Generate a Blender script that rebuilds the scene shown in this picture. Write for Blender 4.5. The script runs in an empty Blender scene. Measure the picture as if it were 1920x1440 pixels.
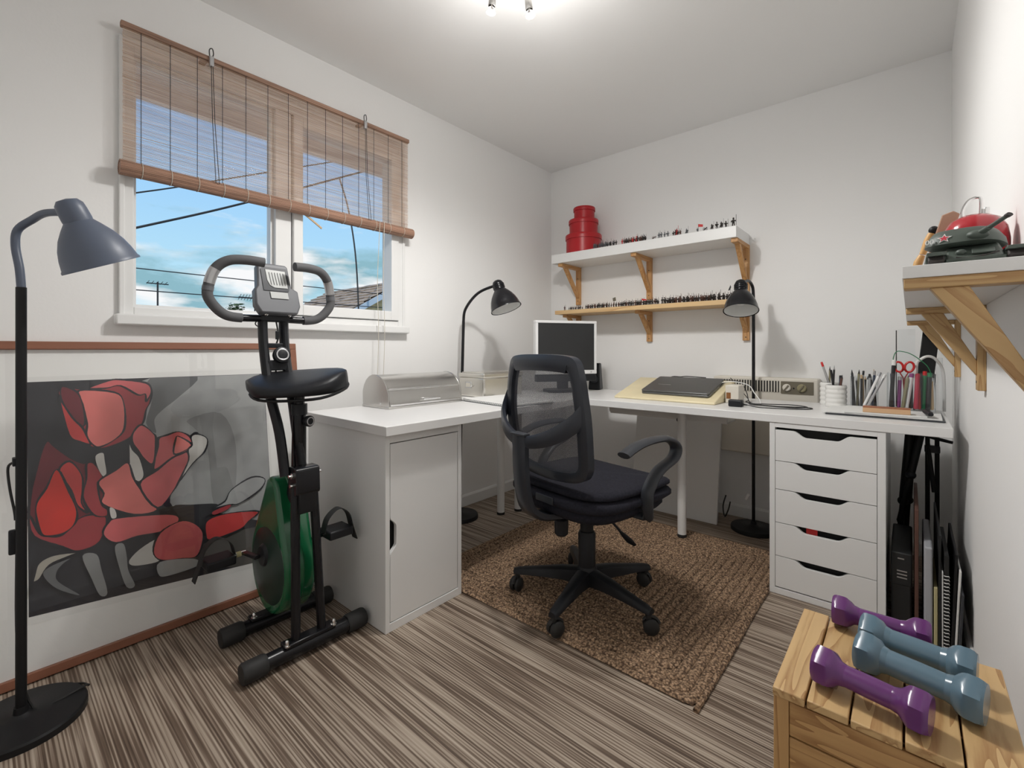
import bpy, math, random
from mathutils import Vector, Matrix
random.seed(7)
S = bpy.context.scene
COL = S.collection
R = math.radians
PI = math.pi

# ------------------------------------------------------------------ camera
cam_d = bpy.data.cameras.new('camera')
cam_d.sensor_width = 36.0
cam_d.lens = 865.0 / 1920.0 * 36.0
cam_d.shift_y = -65.0 / 1920.0
cam_d.clip_start = 0.02
cam_d.clip_end = 300
cam = bpy.data.objects.new('camera', cam_d)
COL.objects.link(cam)
cam.location = (2.156, 0.0, 1.0)
cam.rotation_euler = (R(90), 0, R(40.737))
S.camera = cam
S.view_settings.view_transform = 'Standard'
S.view_settings.look = 'None'
S.view_settings.gamma = 1.0
S.view_settings.use_curve_mapping = False
S.view_settings.exposure = 0.0

# ------------------------------------------------------------------ world sky
W = bpy.data.worlds.new('sky')
S.world = W
W.use_nodes = True
wt = W.node_tree
for n in list(wt.nodes):
    wt.nodes.remove(n)
def wn(t, **k):
    n = wt.nodes.new(t)
    for a, b in k.items():
        setattr(n, a, b)
    return n
tc = wn('ShaderNodeTexCoord')
sep = wn('ShaderNodeSeparateXYZ')
wt.links.new(tc.outputs['Generated'], sep.inputs[0])
grad = wn('ShaderNodeValToRGB')
g = grad.color_ramp
g.elements[0].position = 0.0
g.elements[0].color = (0.55, 0.78, 0.86, 1)
g.elements[1].position = 0.75
g.elements[1].color = (0.10, 0.26, 0.62, 1)
e = g.elements.new(0.13); e.color = (0.46, 0.74, 0.90, 1)
e = g.elements.new(0.30); e.color = (0.33, 0.61, 0.93, 1)
wt.links.new(sep.outputs['Z'], grad.inputs[0])
mp = wn('ShaderNodeMapping')
mp.inputs['Scale'].default_value = (1.0, 1.0, 3.6)
mp.inputs['Location'].default_value = (0.3, 1.7, 0.4)
wt.links.new(tc.outputs['Generated'], mp.inputs[0])
ns = wn('ShaderNodeTexNoise')
ns.inputs['Scale'].default_value = 4.2
ns.inputs['Detail'].default_value = 9
ns.inputs['Roughness'].default_value = 0.56
ns.inputs['Distortion'].default_value = 0.3
wt.links.new(mp.outputs[0], ns.inputs['Vector'])
elev = wn('ShaderNodeMapRange')
elev.inputs['From Min'].default_value = 0.27
elev.inputs['From Max'].default_value = 0.17
elev.inputs['To Min'].default_value = -0.15
elev.inputs['To Max'].default_value = 0.16
wt.links.new(sep.outputs['Z'], elev.inputs['Value'])
add = wn('ShaderNodeMath', operation='ADD')
wt.links.new(ns.outputs['Fac'], add.inputs[0])
wt.links.new(elev.outputs[0], add.inputs[1])
cr = wn('ShaderNodeValToRGB')
cr.color_ramp.elements[0].position = 0.50
cr.color_ramp.elements[0].color = (0, 0, 0, 1)
cr.color_ramp.elements[1].position = 0.66
cr.color_ramp.elements[1].color = (1, 1, 1, 1)
wt.links.new(add.outputs[0], cr.inputs[0])
ns2 = wn('ShaderNodeTexNoise')
ns2.inputs['Scale'].default_value = 6.0
ns2.inputs['Detail'].default_value = 7
wt.links.new(mp.outputs[0], ns2.inputs['Vector'])
cc = wn('ShaderNodeValToRGB')
cc.color_ramp.elements[0].position = 0.42
cc.color_ramp.elements[0].color = (0.26, 0.47, 0.55, 1)
cc.color_ramp.elements[1].position = 0.57
cc.color_ramp.elements[1].color = (0.90, 0.91, 0.92, 1)
wt.links.new(ns2.outputs['Fac'], cc.inputs[0])
mx = wn('ShaderNodeMix', data_type='RGBA')
wt.links.new(cr.outputs[0], mx.inputs[0])
wt.links.new(grad.outputs[0], mx.inputs[6])
wt.links.new(cc.outputs[0], mx.inputs[7])
bg = wn('ShaderNodeBackground')
bg.inputs['Strength'].default_value = 1.05
wt.links.new(mx.outputs[2], bg.inputs['Color'])
wo = wn('ShaderNodeOutputWorld')
wt.links.new(bg.outputs[0], wo.inputs[0])

# ------------------------------------------------------------------ sun (behind the house: lights the neighbour's roof only)
sd = bpy.data.lights.new('sun', 'SUN')
sd.energy = 2.6
sd.angle = R(1.0)
sd.color = (1.0, 0.95, 0.87)
so = bpy.data.objects.new('sun', sd)
COL.objects.link(so)
so.rotation_euler = (R(38), R(32), 0)
LAMP_W = 15.0          # power of each ceiling spot bulb (used in its builder)

# ------------------------------------------------------------------ materials
MAT = {}
def new_mat(name):
    m = bpy.data.materials.new(name)
    m.use_nodes = True
    b = m.node_tree.nodes['Principled BSDF']
    return m, m.node_tree, b
def mat(name, c, r=0.5, metal=0.0, spec=None, bump=0.0, bscale=60, var=0.0, vscale=8, coat=0, aniso=None):
    m, t, b = new_mat(name)
    b.inputs['Base Color'].default_value = (*c, 1)
    b.inputs['Roughness'].default_value = r
    b.inputs['Metallic'].default_value = metal
    if spec is not None:
        b.inputs['Specular IOR Level'].default_value = spec
    if coat:
        b.inputs['Coat Weight'].default_value = coat
        b.inputs['Coat Roughness'].default_value = 0.08
    tcn = t.nodes.new('ShaderNodeTexCoord')
    vec = tcn.outputs['Object']
    if aniso:
        mpn = t.nodes.new('ShaderNodeMapping')
        mpn.inputs['Scale'].default_value = aniso
        t.links.new(vec, mpn.inputs[0]); vec = mpn.outputs[0]
    if var > 0:
        n = t.nodes.new('ShaderNodeTexNoise'); n.inputs['Scale'].default_value = vscale; n.inputs['Detail'].default_value = 4
        t.links.new(vec, n.inputs['Vector'])
        rp = t.nodes.new('ShaderNodeValToRGB')
        rp.color_ramp.elements[0].position = 0.3
        rp.color_ramp.elements[1].position = 0.7
        rp.color_ramp.elements[0].color = (*[x * (1 - var) for x in c], 1)
        rp.color_ramp.elements[1].color = (*[min(1, x * (1 + var)) for x in c], 1)
        t.links.new(n.outputs['Fac'], rp.inputs[0])
        t.links.new(rp.outputs[0], b.inputs['Base Color'])
    if bump > 0:
        n = t.nodes.new('ShaderNodeTexNoise'); n.inputs['Scale'].default_value = bscale; n.inputs['Detail'].default_value = 3
        t.links.new(vec, n.inputs['Vector'])
        bn = t.nodes.new('ShaderNodeBump'); bn.inputs['Strength'].default_value = bump; bn.inputs['Distance'].default_value = 0.004
        t.links.new(n.outputs['Fac'], bn.inputs['Height'])
        t.links.new(bn.outputs[0], b.inputs['Normal'])
    MAT[name] = m
    return m
def wood(name, dark, light, axis, scale=14.0, r=0.5, ring=5.0, fine=0.25, turn=0.0):
    """procedural grain running along axis 0/1/2"""
    m, t, b = new_mat(name)
    b.inputs['Roughness'].default_value = r
    tcn = t.nodes.new('ShaderNodeTexCoord')
    mpn = t.nodes.new('ShaderNodeMapping')
    s = [1.0, 1.0, 1.0]; s[axis] = 0.09
    mpn.inputs['Scale'].default_value = s
    vec = tcn.outputs['Object']
    if turn:
        mr_ = t.nodes.new('ShaderNodeMapping'); mr_.inputs['Rotation'].default_value = (0, turn, 0)
        t.links.new(vec, mr_.inputs[0]); vec = mr_.outputs[0]
    t.links.new(vec, mpn.inputs[0])
    n0 = t.nodes.new('ShaderNodeTexNoise'); n0.inputs['Scale'].default_value = scale; n0.inputs['Detail'].default_value = 2; n0.inputs['Distortion'].default_value = 0.4
    t.links.new(mpn.outputs[0], n0.inputs['Vector'])
    mul = t.nodes.new('ShaderNodeMath'); mul.operation = 'MULTIPLY'; mul.inputs[1].default_value = ring
    t.links.new(n0.outputs['Fac'], mul.inputs[0])
    fr = t.nodes.new('ShaderNodeMath'); fr.operation = 'FRACT'
    t.links.new(mul.outputs[0], fr.inputs[0])
    n1 = t.nodes.new('ShaderNodeTexNoise'); n1.inputs['Scale'].default_value = scale * 14; n1.inputs['Detail'].default_value = 3
    t.links.new(mpn.outputs[0], n1.inputs['Vector'])
    mixv = t.nodes.new('ShaderNodeMix'); mixv.data_type = 'FLOAT'; mixv.inputs[0].default_value = fine
    t.links.new(fr.outputs[0], mixv.inputs[2]); t.links.new(n1.outputs['Fac'], mixv.inputs[3])
    rp = t.nodes.new('ShaderNodeValToRGB')
    rp.color_ramp.elements[0].position = 0.05; rp.color_ramp.elements[0].color = (*light, 1)
    rp.color_ramp.elements[1].position = 0.95; rp.color_ramp.elements[1].color = (*dark, 1)
    e = rp.color_ramp.elements.new(0.6); e.color = (*[l * .8 + d * .2 for l, d in zip(light, dark)], 1)
    t.links.new(mixv.outputs[0], rp.inputs[0])
    t.links.new(rp.outputs[0], b.inputs['Base Color'])
    bn = t.nodes.new('ShaderNodeBump'); bn.inputs['Strength'].default_value = 0.12; bn.inputs['Distance'].default_value = 0.002
    t.links.new(n1.outputs['Fac'], bn.inputs['Height']); t.links.new(bn.outputs[0], b.inputs['Normal'])
    MAT[name] = m
    return m
def glass(name, tint=(1, 1, 1), gloss=0.08, rough=0.02, ior=1.45):
    """thin clear sheet: transparent with a fresnel sheen"""
    m, t, b = new_mat(name)
    out = t.nodes['Material Output']
    tr = t.nodes.new('ShaderNodeBsdfTransparent'); tr.inputs[0].default_value = (*tint, 1)
    gl = t.nodes.new('ShaderNodeBsdfGlossy'); gl.inputs['Roughness'].default_value = rough
    fr = t.nodes.new('ShaderNodeFresnel'); fr.inputs[0].default_value = ior
    ge = t.nodes.new('ShaderNodeNewGeometry')
    im = t.nodes.new('ShaderNodeMix'); im.data_type = 'FLOAT'; im.inputs[2].default_value = ior; im.inputs[3].default_value = 1.0/ior
    t.links.new(ge.outputs['Backfacing'], im.inputs[0]); t.links.new(im.outputs[0], fr.inputs[0])
    ad = t.nodes.new('ShaderNodeMath'); ad.operation = 'ADD'; ad.inputs[1].default_value = gloss; ad.use_clamp = True
    t.links.new(fr.outputs[0], ad.inputs[0])
    mxs = t.nodes.new('ShaderNodeMixShader')
    t.links.new(ad.outputs[0], mxs.inputs[0]); t.links.new(tr.outputs[0], mxs.inputs[1]); t.links.new(gl.outputs[0], mxs.inputs[2])
    t.links.new(mxs.outputs[0], out.inputs[0])
    t.nodes.remove(b)
    MAT[name] = m
    return m

mat('wall', (0.905, 0.90, 0.89), 0.85, spec=0.2, bump=0.08, bscale=90)
mat('ceiling', (0.92, 0.915, 0.905), 0.9, spec=0.1, bump=0.05, bscale=60)
mat('gloss_white', (0.83, 0.83, 0.82), 0.35)
mat('white_paint', (0.84, 0.84, 0.83), 0.4)
mat('melamine', (0.87, 0.87, 0.86), 0.32, spec=0.4)
mat('desk_white', (0.84, 0.835, 0.825), 0.28, spec=0.45)
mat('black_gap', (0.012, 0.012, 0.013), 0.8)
mat('matte_black', (0.011, 0.011, 0.012), 0.5, spec=0.3)
mat('black_plastic', (0.014, 0.015, 0.018), 0.42, spec=0.3, bump=0.05, bscale=400)
mat('black_rubber', (0.02, 0.02, 0.02), 0.65)
mat('charcoal_plastic', (0.040, 0.043, 0.050), 0.38, spec=0.35, bump=0.05, bscale=500)
mat('chair_frame', (0.026, 0.030, 0.040), 0.28, spec=0.45, bump=0.04, bscale=500)
mat('chair_fabric', (0.020, 0.020, 0.028), 0.9, spec=0.2, bump=0.3, bscale=500, var=0.25, vscale=120)
mat('black_metal', (0.010, 0.010, 0.012), 0.25, spec=0.35)
mat('slate_metal', (0.10, 0.12, 0.165), 0.42)
mat('lamp_white', (0.82, 0.82, 0.80), 0.5)
mat('chrome', (0.85, 0.85, 0.85), 0.15, metal=1)
mat('steel', (0.62, 0.61, 0.59), 0.24, metal=1, bump=0.04, bscale=120, aniso=(1, 0.03, 1))
mat('tin', (0.72, 0.70, 0.65), 0.26, metal=1, var=0.08, vscale=5)
mat('red_card', (0.44, 0.008, 0.014), 0.34)
mat('cream_lap', (0.80, 0.70, 0.46), 0.45, var=0.06, vscale=9)
mat('off_white', (0.72, 0.68, 0.60), 0.5)
mat('laptop_grey', (0.14, 0.145, 0.15), 0.35, metal=0.6)
mat('screen_black', (0.022, 0.023, 0.024), 0.42)
mat('monitor_white', (0.80, 0.80, 0.80), 0.35)
mat('paper', (0.82, 0.82, 0.80), 0.8)
mat('ceramic', (0.84, 0.83, 0.80), 0.22)
mat('grille_dark', (0.03, 0.028, 0.025), 0.6)
mat('dial_brown', (0.16, 0.14, 0.10), 0.4)
mat('green_cover', (0.008, 0.12, 0.045), 0.22, coat=0.4)
mat('dark_green', (0.012, 0.030, 0.022), 0.35)
mat('bike_grey', (0.135, 0.14, 0.152), 0.45)
mat('foam_grip', (0.10, 0.10, 0.105), 0.75, bump=0.15, bscale=300)
mat('lcd_grey', (0.48, 0.49, 0.48), 0.35)
mat('lcd_ink', (0.20, 0.21, 0.21), 0.5)
mat('purple_vinyl', (0.14, 0.035, 0.17), 0.22, spec=0.6)
mat('blue_vinyl', (0.12, 0.20, 0.26), 0.22, spec=0.6)
mat('tank_green', (0.075, 0.095, 0.08), 0.5, var=0.15, vscale=30)
mat('track_dark', (0.05, 0.042, 0.04), 0.7)
mat('star_red', (0.60, 0.03, 0.06), 0.5)
mat('helmet_red', (0.42, 0.015, 0.025), 0.16, coat=0.5)
mat('tan_wood', (0.42, 0.25, 0.17), 0.5, var=0.1, vscale=15)
mat('brown_board', (0.12, 0.055, 0.04), 0.6)
mat('case_black', (0.012, 0.013, 0.014), 0.5)
mat('case_grey', (0.42, 0.43, 0.46), 0.45)
mat('yellow_card', (0.62, 0.55, 0.30), 0.7)
mat('pen_red', (0.6, 0.02, 0.02), 0.35)
mat('pen_black', (0.015, 0.015, 0.018), 0.35)
mat('pen_green', (0.02, 0.20, 0.08), 0.4)
mat('pen_crimson', (0.45, 0.015, 0.05), 0.4)
mat('pen_purple', (0.28, 0.05, 0.22), 0.4)
mat('pen_wood', (0.60, 0.42, 0.24), 0.5)
mat('pen_silver', (0.55, 0.55, 0.56), 0.3, metal=0.8)
mat('pen_olive', (0.30, 0.27, 0.16), 0.5)
mat('pen_navy', (0.03, 0.05, 0.10), 0.4)
mat('block_top', (0.36, 0.14, 0.07), 0.6, var=0.25, vscale=40)
mat('block_side', (0.66, 0.42, 0.24), 0.6)
mat('fig_dark', (0.035, 0.028, 0.024), 0.7, var=0.6, vscale=90)
mat('fig_brown', (0.10, 0.045, 0.03), 0.7, var=0.5, vscale=90)
mat('fig_steel', (0.10, 0.105, 0.115), 0.55, var=0.4, vscale=90)
mat('fig_red', (0.55, 0.03, 0.03), 0.6)
mat('fig_flag', (0.16, 0.14, 0.10), 0.7)
mat('frame_wood', (0.26, 0.105, 0.06), 0.5, var=0.12, vscale=20, aniso=(1, .15, 1))
mat('mount_white', (0.88, 0.88, 0.86), 0.8)
mat('wire_black', (0.02, 0.02, 0.02), 0.6)
mat('cord_cream', (0.62, 0.58, 0.50), 0.8)
mat('brass_label', (0.25, 0.10, 0.03), 0.5)
mat('screw_dark', (0.03, 0.03, 0.03), 0.5)
mat('skin_wood', (0.62, 0.36, 0.13), 0.45, var=0.12, vscale=30)
wood('pine_x', (0.50, 0.26, 0.10), (0.74, 0.52, 0.27), 0)
wood('pine_y', (0.50, 0.26, 0.10), (0.74, 0.52, 0.27), 1)
wood('pine_z', (0.42, 0.19, 0.065), (0.60, 0.34, 0.14), 2, scale=18)
wood('bracket_x', (0.42, 0.19, 0.065), (0.60, 0.34, 0.14), 0, scale=18)
wood('bracket_y', (0.42, 0.19, 0.065), (0.60, 0.34, 0.14), 1, scale=18)
wood('bracket_pale', (0.38, 0.20, 0.075), (0.60, 0.40, 0.19), 0, scale=26, ring=6)
wood('bracket_pale_z', (0.38, 0.20, 0.075), (0.60, 0.40, 0.19), 2, scale=26, ring=6)
wood('brace_pale', (0.38, 0.20, 0.075), (0.60, 0.40, 0.19), 0, scale=26, ring=6, turn=R(-48))
wood('crate_y', (0.36, 0.18, 0.065), (0.68, 0.46, 0.22), 1, scale=22, ring=6, r=0.45)
wood('crate_x', (0.30, 0.14, 0.045), (0.60, 0.36, 0.15), 0, scale=22, ring=6, r=0.5)
wood('crate_z', (0.30, 0.14, 0.045), (0.60, 0.36, 0.15), 2, scale=22, ring=6, r=0.5)
glass('pane', gloss=0.0, ior=1.05)
glass('poster_glass', gloss=0.0, rough=0.0, ior=1.6)
glass('acrylic', tint=(0.97, 0.98, 0.985), gloss=0.01, ior=1.35)

# woven striped floor covering, stripes along X
m, t, b = new_mat('floor_weave'); MAT['floor_weave'] = m
tcn = t.nodes.new('ShaderNodeTexCoord')
def fnoise(sc, scale, detail=2):
    mpn = t.nodes.new('ShaderNodeMapping'); mpn.inputs['Scale'].default_value = sc
    t.links.new(tcn.outputs['Object'], mpn.inputs[0])
    n = t.nodes.new('ShaderNodeTexNoise'); n.inputs['Scale'].default_value = scale; n.inputs['Detail'].default_value = detail
    t.links.new(mpn.outputs[0], n.inputs['Vector'])
    return n.outputs['Fac']
na = fnoise((0.010, 1, 1), 210, 2)
nb = fnoise((0.035, 1, 1), 60, 1)
nw = fnoise((0.02, 1, 1), 26, 1)
sx = t.nodes.new('ShaderNodeSeparateXYZ'); t.links.new(tcn.outputs['Object'], sx.inputs[0])
ph_ = t.nodes.new('ShaderNodeMath'); ph_.operation = 'MULTIPLY'; ph_.inputs[1].default_value = 2*PI/0.0085
t.links.new(sx.outputs['Y'], ph_.inputs[0])
pw_ = t.nodes.new('ShaderNodeMath'); pw_.operation = 'MULTIPLY_ADD'; pw_.inputs[1].default_value = 9.0
t.links.new(nw, pw_.inputs[0]); t.links.new(ph_.outputs[0], pw_.inputs[2])
sn_ = t.nodes.new('ShaderNodeMath'); sn_.operation = 'SINE'; t.links.new(pw_.outputs[0], sn_.inputs[0])
a1 = t.nodes.new('ShaderNodeMath'); a1.operation = 'ADD'
t.links.new(na, a1.inputs[0]); t.links.new(nb, a1.inputs[1])
a2 = t.nodes.new('ShaderNodeMath'); a2.operation = 'MULTIPLY_ADD'; a2.inputs[1].default_value = 0.115
t.links.new(sn_.outputs[0], a2.inputs[0]); t.links.new(a1.outputs[0], a2.inputs[2])
rp = t.nodes.new('ShaderNodeValToRGB')
rp.color_ramp.elements[0].position = 0.0; rp.color_ramp.elements[0].color = (0.075, 0.048, 0.032, 1)
rp.color_ramp.elements[1].position = 1.0; rp.color_ramp.elements[1].color = (0.50, 0.42, 0.34, 1)
for p_, c_ in ((0.40, (0.15, 0.105, 0.074)), (0.52, (0.25, 0.19, 0.145)), (0.62, (0.36, 0.29, 0.225))):
    e = rp.color_ramp.elements.new(p_); e.color = (*c_, 1)
mr = t.nodes.new('ShaderNodeMapRange'); mr.inputs['From Min'].default_value = 0.62; mr.inputs['From Max'].default_value = 1.34
t.links.new(a2.outputs[0], mr.inputs['Value']); t.links.new(mr.outputs[0], rp.inputs[0])
t.links.new(rp.outputs[0], b.inputs['Base Color'])
b.inputs['Roughness'].default_value = 0.55
bn = t.nodes.new('ShaderNodeBump'); bn.inputs['Strength'].default_value = 0.35; bn.inputs['Distance'].default_value = 0.002
t.links.new(na, bn.inputs['Height']); t.links.new(bn.outputs[0], b.inputs['Normal'])

# braided jute
m, t, b = new_mat('jute'); MAT['jute'] = m
tcn = t.nodes.new('ShaderNodeTexCoord')
vo = t.nodes.new('ShaderNodeTexVoronoi'); vo.inputs['Scale'].default_value = 135
t.links.new(tcn.outputs['Object'], vo.inputs['Vector'])
rp = t.nodes.new('ShaderNodeValToRGB')
rp.color_ramp.elements[0].position = 0.0; rp.color_ramp.elements[0].color = (0.52, 0.37, 0.245, 1)
rp.color_ramp.elements[1].position = 0.75; rp.color_ramp.elements[1].color = (0.105, 0.064, 0.04, 1)
e = rp.color_ramp.elements.new(0.38); e.color = (0.38, 0.255, 0.16, 1)
t.links.new(vo.outputs['Distance'], rp.inputs[0])
nz = t.nodes.new('ShaderNodeTexNoise'); nz.inputs['Scale'].default_value = 90; nz.inputs['Detail'].default_value = 3
t.links.new(tcn.outputs['Object'], nz.inputs['Vector'])
mxn = t.nodes.new('ShaderNodeMix'); mxn.data_type = 'RGBA'; mxn.blend_type = 'MULTIPLY'; mxn.inputs[0].default_value = 1
rp2 = t.nodes.new('ShaderNodeValToRGB')
rp2.color_ramp.elements[0].position = 0.35; rp2.color_ramp.elements[0].color = (0.55, 0.5, 0.45, 1)
rp2.color_ramp.elements[1].position = 0.65; rp2.color_ramp.elements[1].color = (1.3, 1.3, 1.3, 1)
t.links.new(nz.outputs['Fac'], rp2.inputs[0])
t.links.new(rp.outputs[0], mxn.inputs[6]); t.links.new(rp2.outputs[0], mxn.inputs[7])
t.links.new(mxn.outputs[2], b.inputs['Base Color'])
b.inputs['Roughness'].default_value = 0.9
bn = t.nodes.new('ShaderNodeBump'); bn.inputs['Strength'].default_value = 0.8; bn.inputs['Distance'].default_value = 0.004; bn.invert = True
t.links.new(vo.outputs['Distance'], bn.inputs['Height']); t.links.new(bn.outputs[0], b.inputs['Normal'])

# see-through chair back mesh (fine woven holes)
m, t, b = new_mat('chair_mesh'); MAT['chair_mesh'] = m
tcn = t.nodes.new('ShaderNodeTexCoord')
out = t.nodes['Material Output']
mpn = t.nodes.new('ShaderNodeMapping'); mpn.inputs['Rotation'].default_value = (0, R(35), 0); mpn.inputs['Scale'].default_value = (1, 0, 1)
t.links.new(tcn.outputs['Object'], mpn.inputs[0])
vo = t.nodes.new('ShaderNodeTexVoronoi'); vo.inputs['Scale'].default_value = 330; vo.inputs['Randomness'].default_value = 0.15
t.links.new(mpn.outputs[0], vo.inputs['Vector'])
lt = t.nodes.new('ShaderNodeMath'); lt.operation = 'GREATER_THAN'; lt.inputs[1].default_value = 0.30
t.links.new(vo.outputs['Distance'], lt.inputs[0])
tr = t.nodes.new('ShaderNodeBsdfTransparent')
ms = t.nodes.new('ShaderNodeMixShader')
b.inputs['Base Color'].default_value = (0.11, 0.115, 0.135, 1); b.inputs['Roughness'].default_value = 0.45
t.links.new(lt.outputs[0], ms.inputs[0]); t.links.new(tr.outputs[0], ms.inputs[1]); t.links.new(b.outputs[0], ms.inputs[2])
t.links.new(ms.outputs[0], out.inputs[0])

# thin bamboo slats: some daylight passes through them
m, t, b = new_mat('bamboo'); MAT['bamboo'] = m
out = t.nodes['Material Output']
tcn = t.nodes.new('ShaderNodeTexCoord')
mpn = t.nodes.new('ShaderNodeMapping'); mpn.inputs['Scale'].default_value = (1, 0.03, 1)
t.links.new(tcn.outputs['Object'], mpn.inputs[0])
nz = t.nodes.new('ShaderNodeTexNoise'); nz.inputs['Scale'].default_value = 170; nz.inputs['Detail'].default_value = 2
t.links.new(mpn.outputs[0], nz.inputs['Vector'])
rp = t.nodes.new('ShaderNodeValToRGB')
rp.color_ramp.elements[0].position = 0.35; rp.color_ramp.elements[0].color = (0.70, 0.52, 0.39, 1)
rp.color_ramp.elements[1].position = 0.65; rp.color_ramp.elements[1].color = (0.94, 0.81, 0.69, 1)
t.links.new(nz.outputs['Fac'], rp.inputs[0]); t.links.new(rp.outputs[0], b.inputs['Base Color'])
b.inputs['Roughness'].default_value = 0.6
tl = t.nodes.new('ShaderNodeBsdfTranslucent'); t.links.new(rp.outputs[0], tl.inputs[0])
ms = t.nodes.new('ShaderNodeMixShader'); ms.inputs[0].default_value = 0.6
t.links.new(b.outputs[0], ms.inputs[1]); t.links.new(tl.outputs[0], ms.inputs[2]); t.links.new(ms.outputs[0], out.inputs[0])
mat('bamboo_roll', (0.34, 0.20, 0.14), 0.6, var=0.4, vscale=120, aniso=(1, 0.03, 1))

# roof tiles and brick next door
mat('roof_tile', (0.38, 0.30, 0.23), 0.8, var=0.3, vscale=3)
mat('brick_yellow', (0.50, 0.40, 0.22), 0.85, var=0.2, vscale=12)
mat('barge_blue', (0.45, 0.53, 0.60), 0.6)
mat('soffit', (0.86, 0.74, 0.68), 0.8)
mat('tree_leaf', (0.05, 0.09, 0.03), 0.8, var=0.4, vscale=20)
mat('tree_bark', (0.10, 0.07, 0.05), 0.9)
mat('ground', (0.46, 0.44, 0.38), 0.9)  # unseen ground, coloured pale to bounce light up to the eave
INKS = {'g1': (0.33, 0.34, 0.34), 'g2': (0.13, 0.135, 0.14), 'g3': (0.24, 0.245, 0.245), 'g4': (0.085, 0.08, 0.075), 'dred': (0.32, 0.035, 0.045),
        'pink': (0.66, 0.17, 0.155), 'wine': (0.135, 0.014, 0.024), 'rose': (0.56, 0.115, 0.12), 'red': (0.50, 0.045, 0.045), 'bred': (0.56, 0.028, 0.018),
        'wht': (0.58, 0.57, 0.54), 'cream': (0.36, 0.34, 0.29), 'ink': (0.018, 0.018, 0.024)}
for k, c in INKS.items():
    mat('ink_' + k, tuple(min(.8, x*1.1) for x in c), 0.7, var=0.12, vscale=9)

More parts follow.
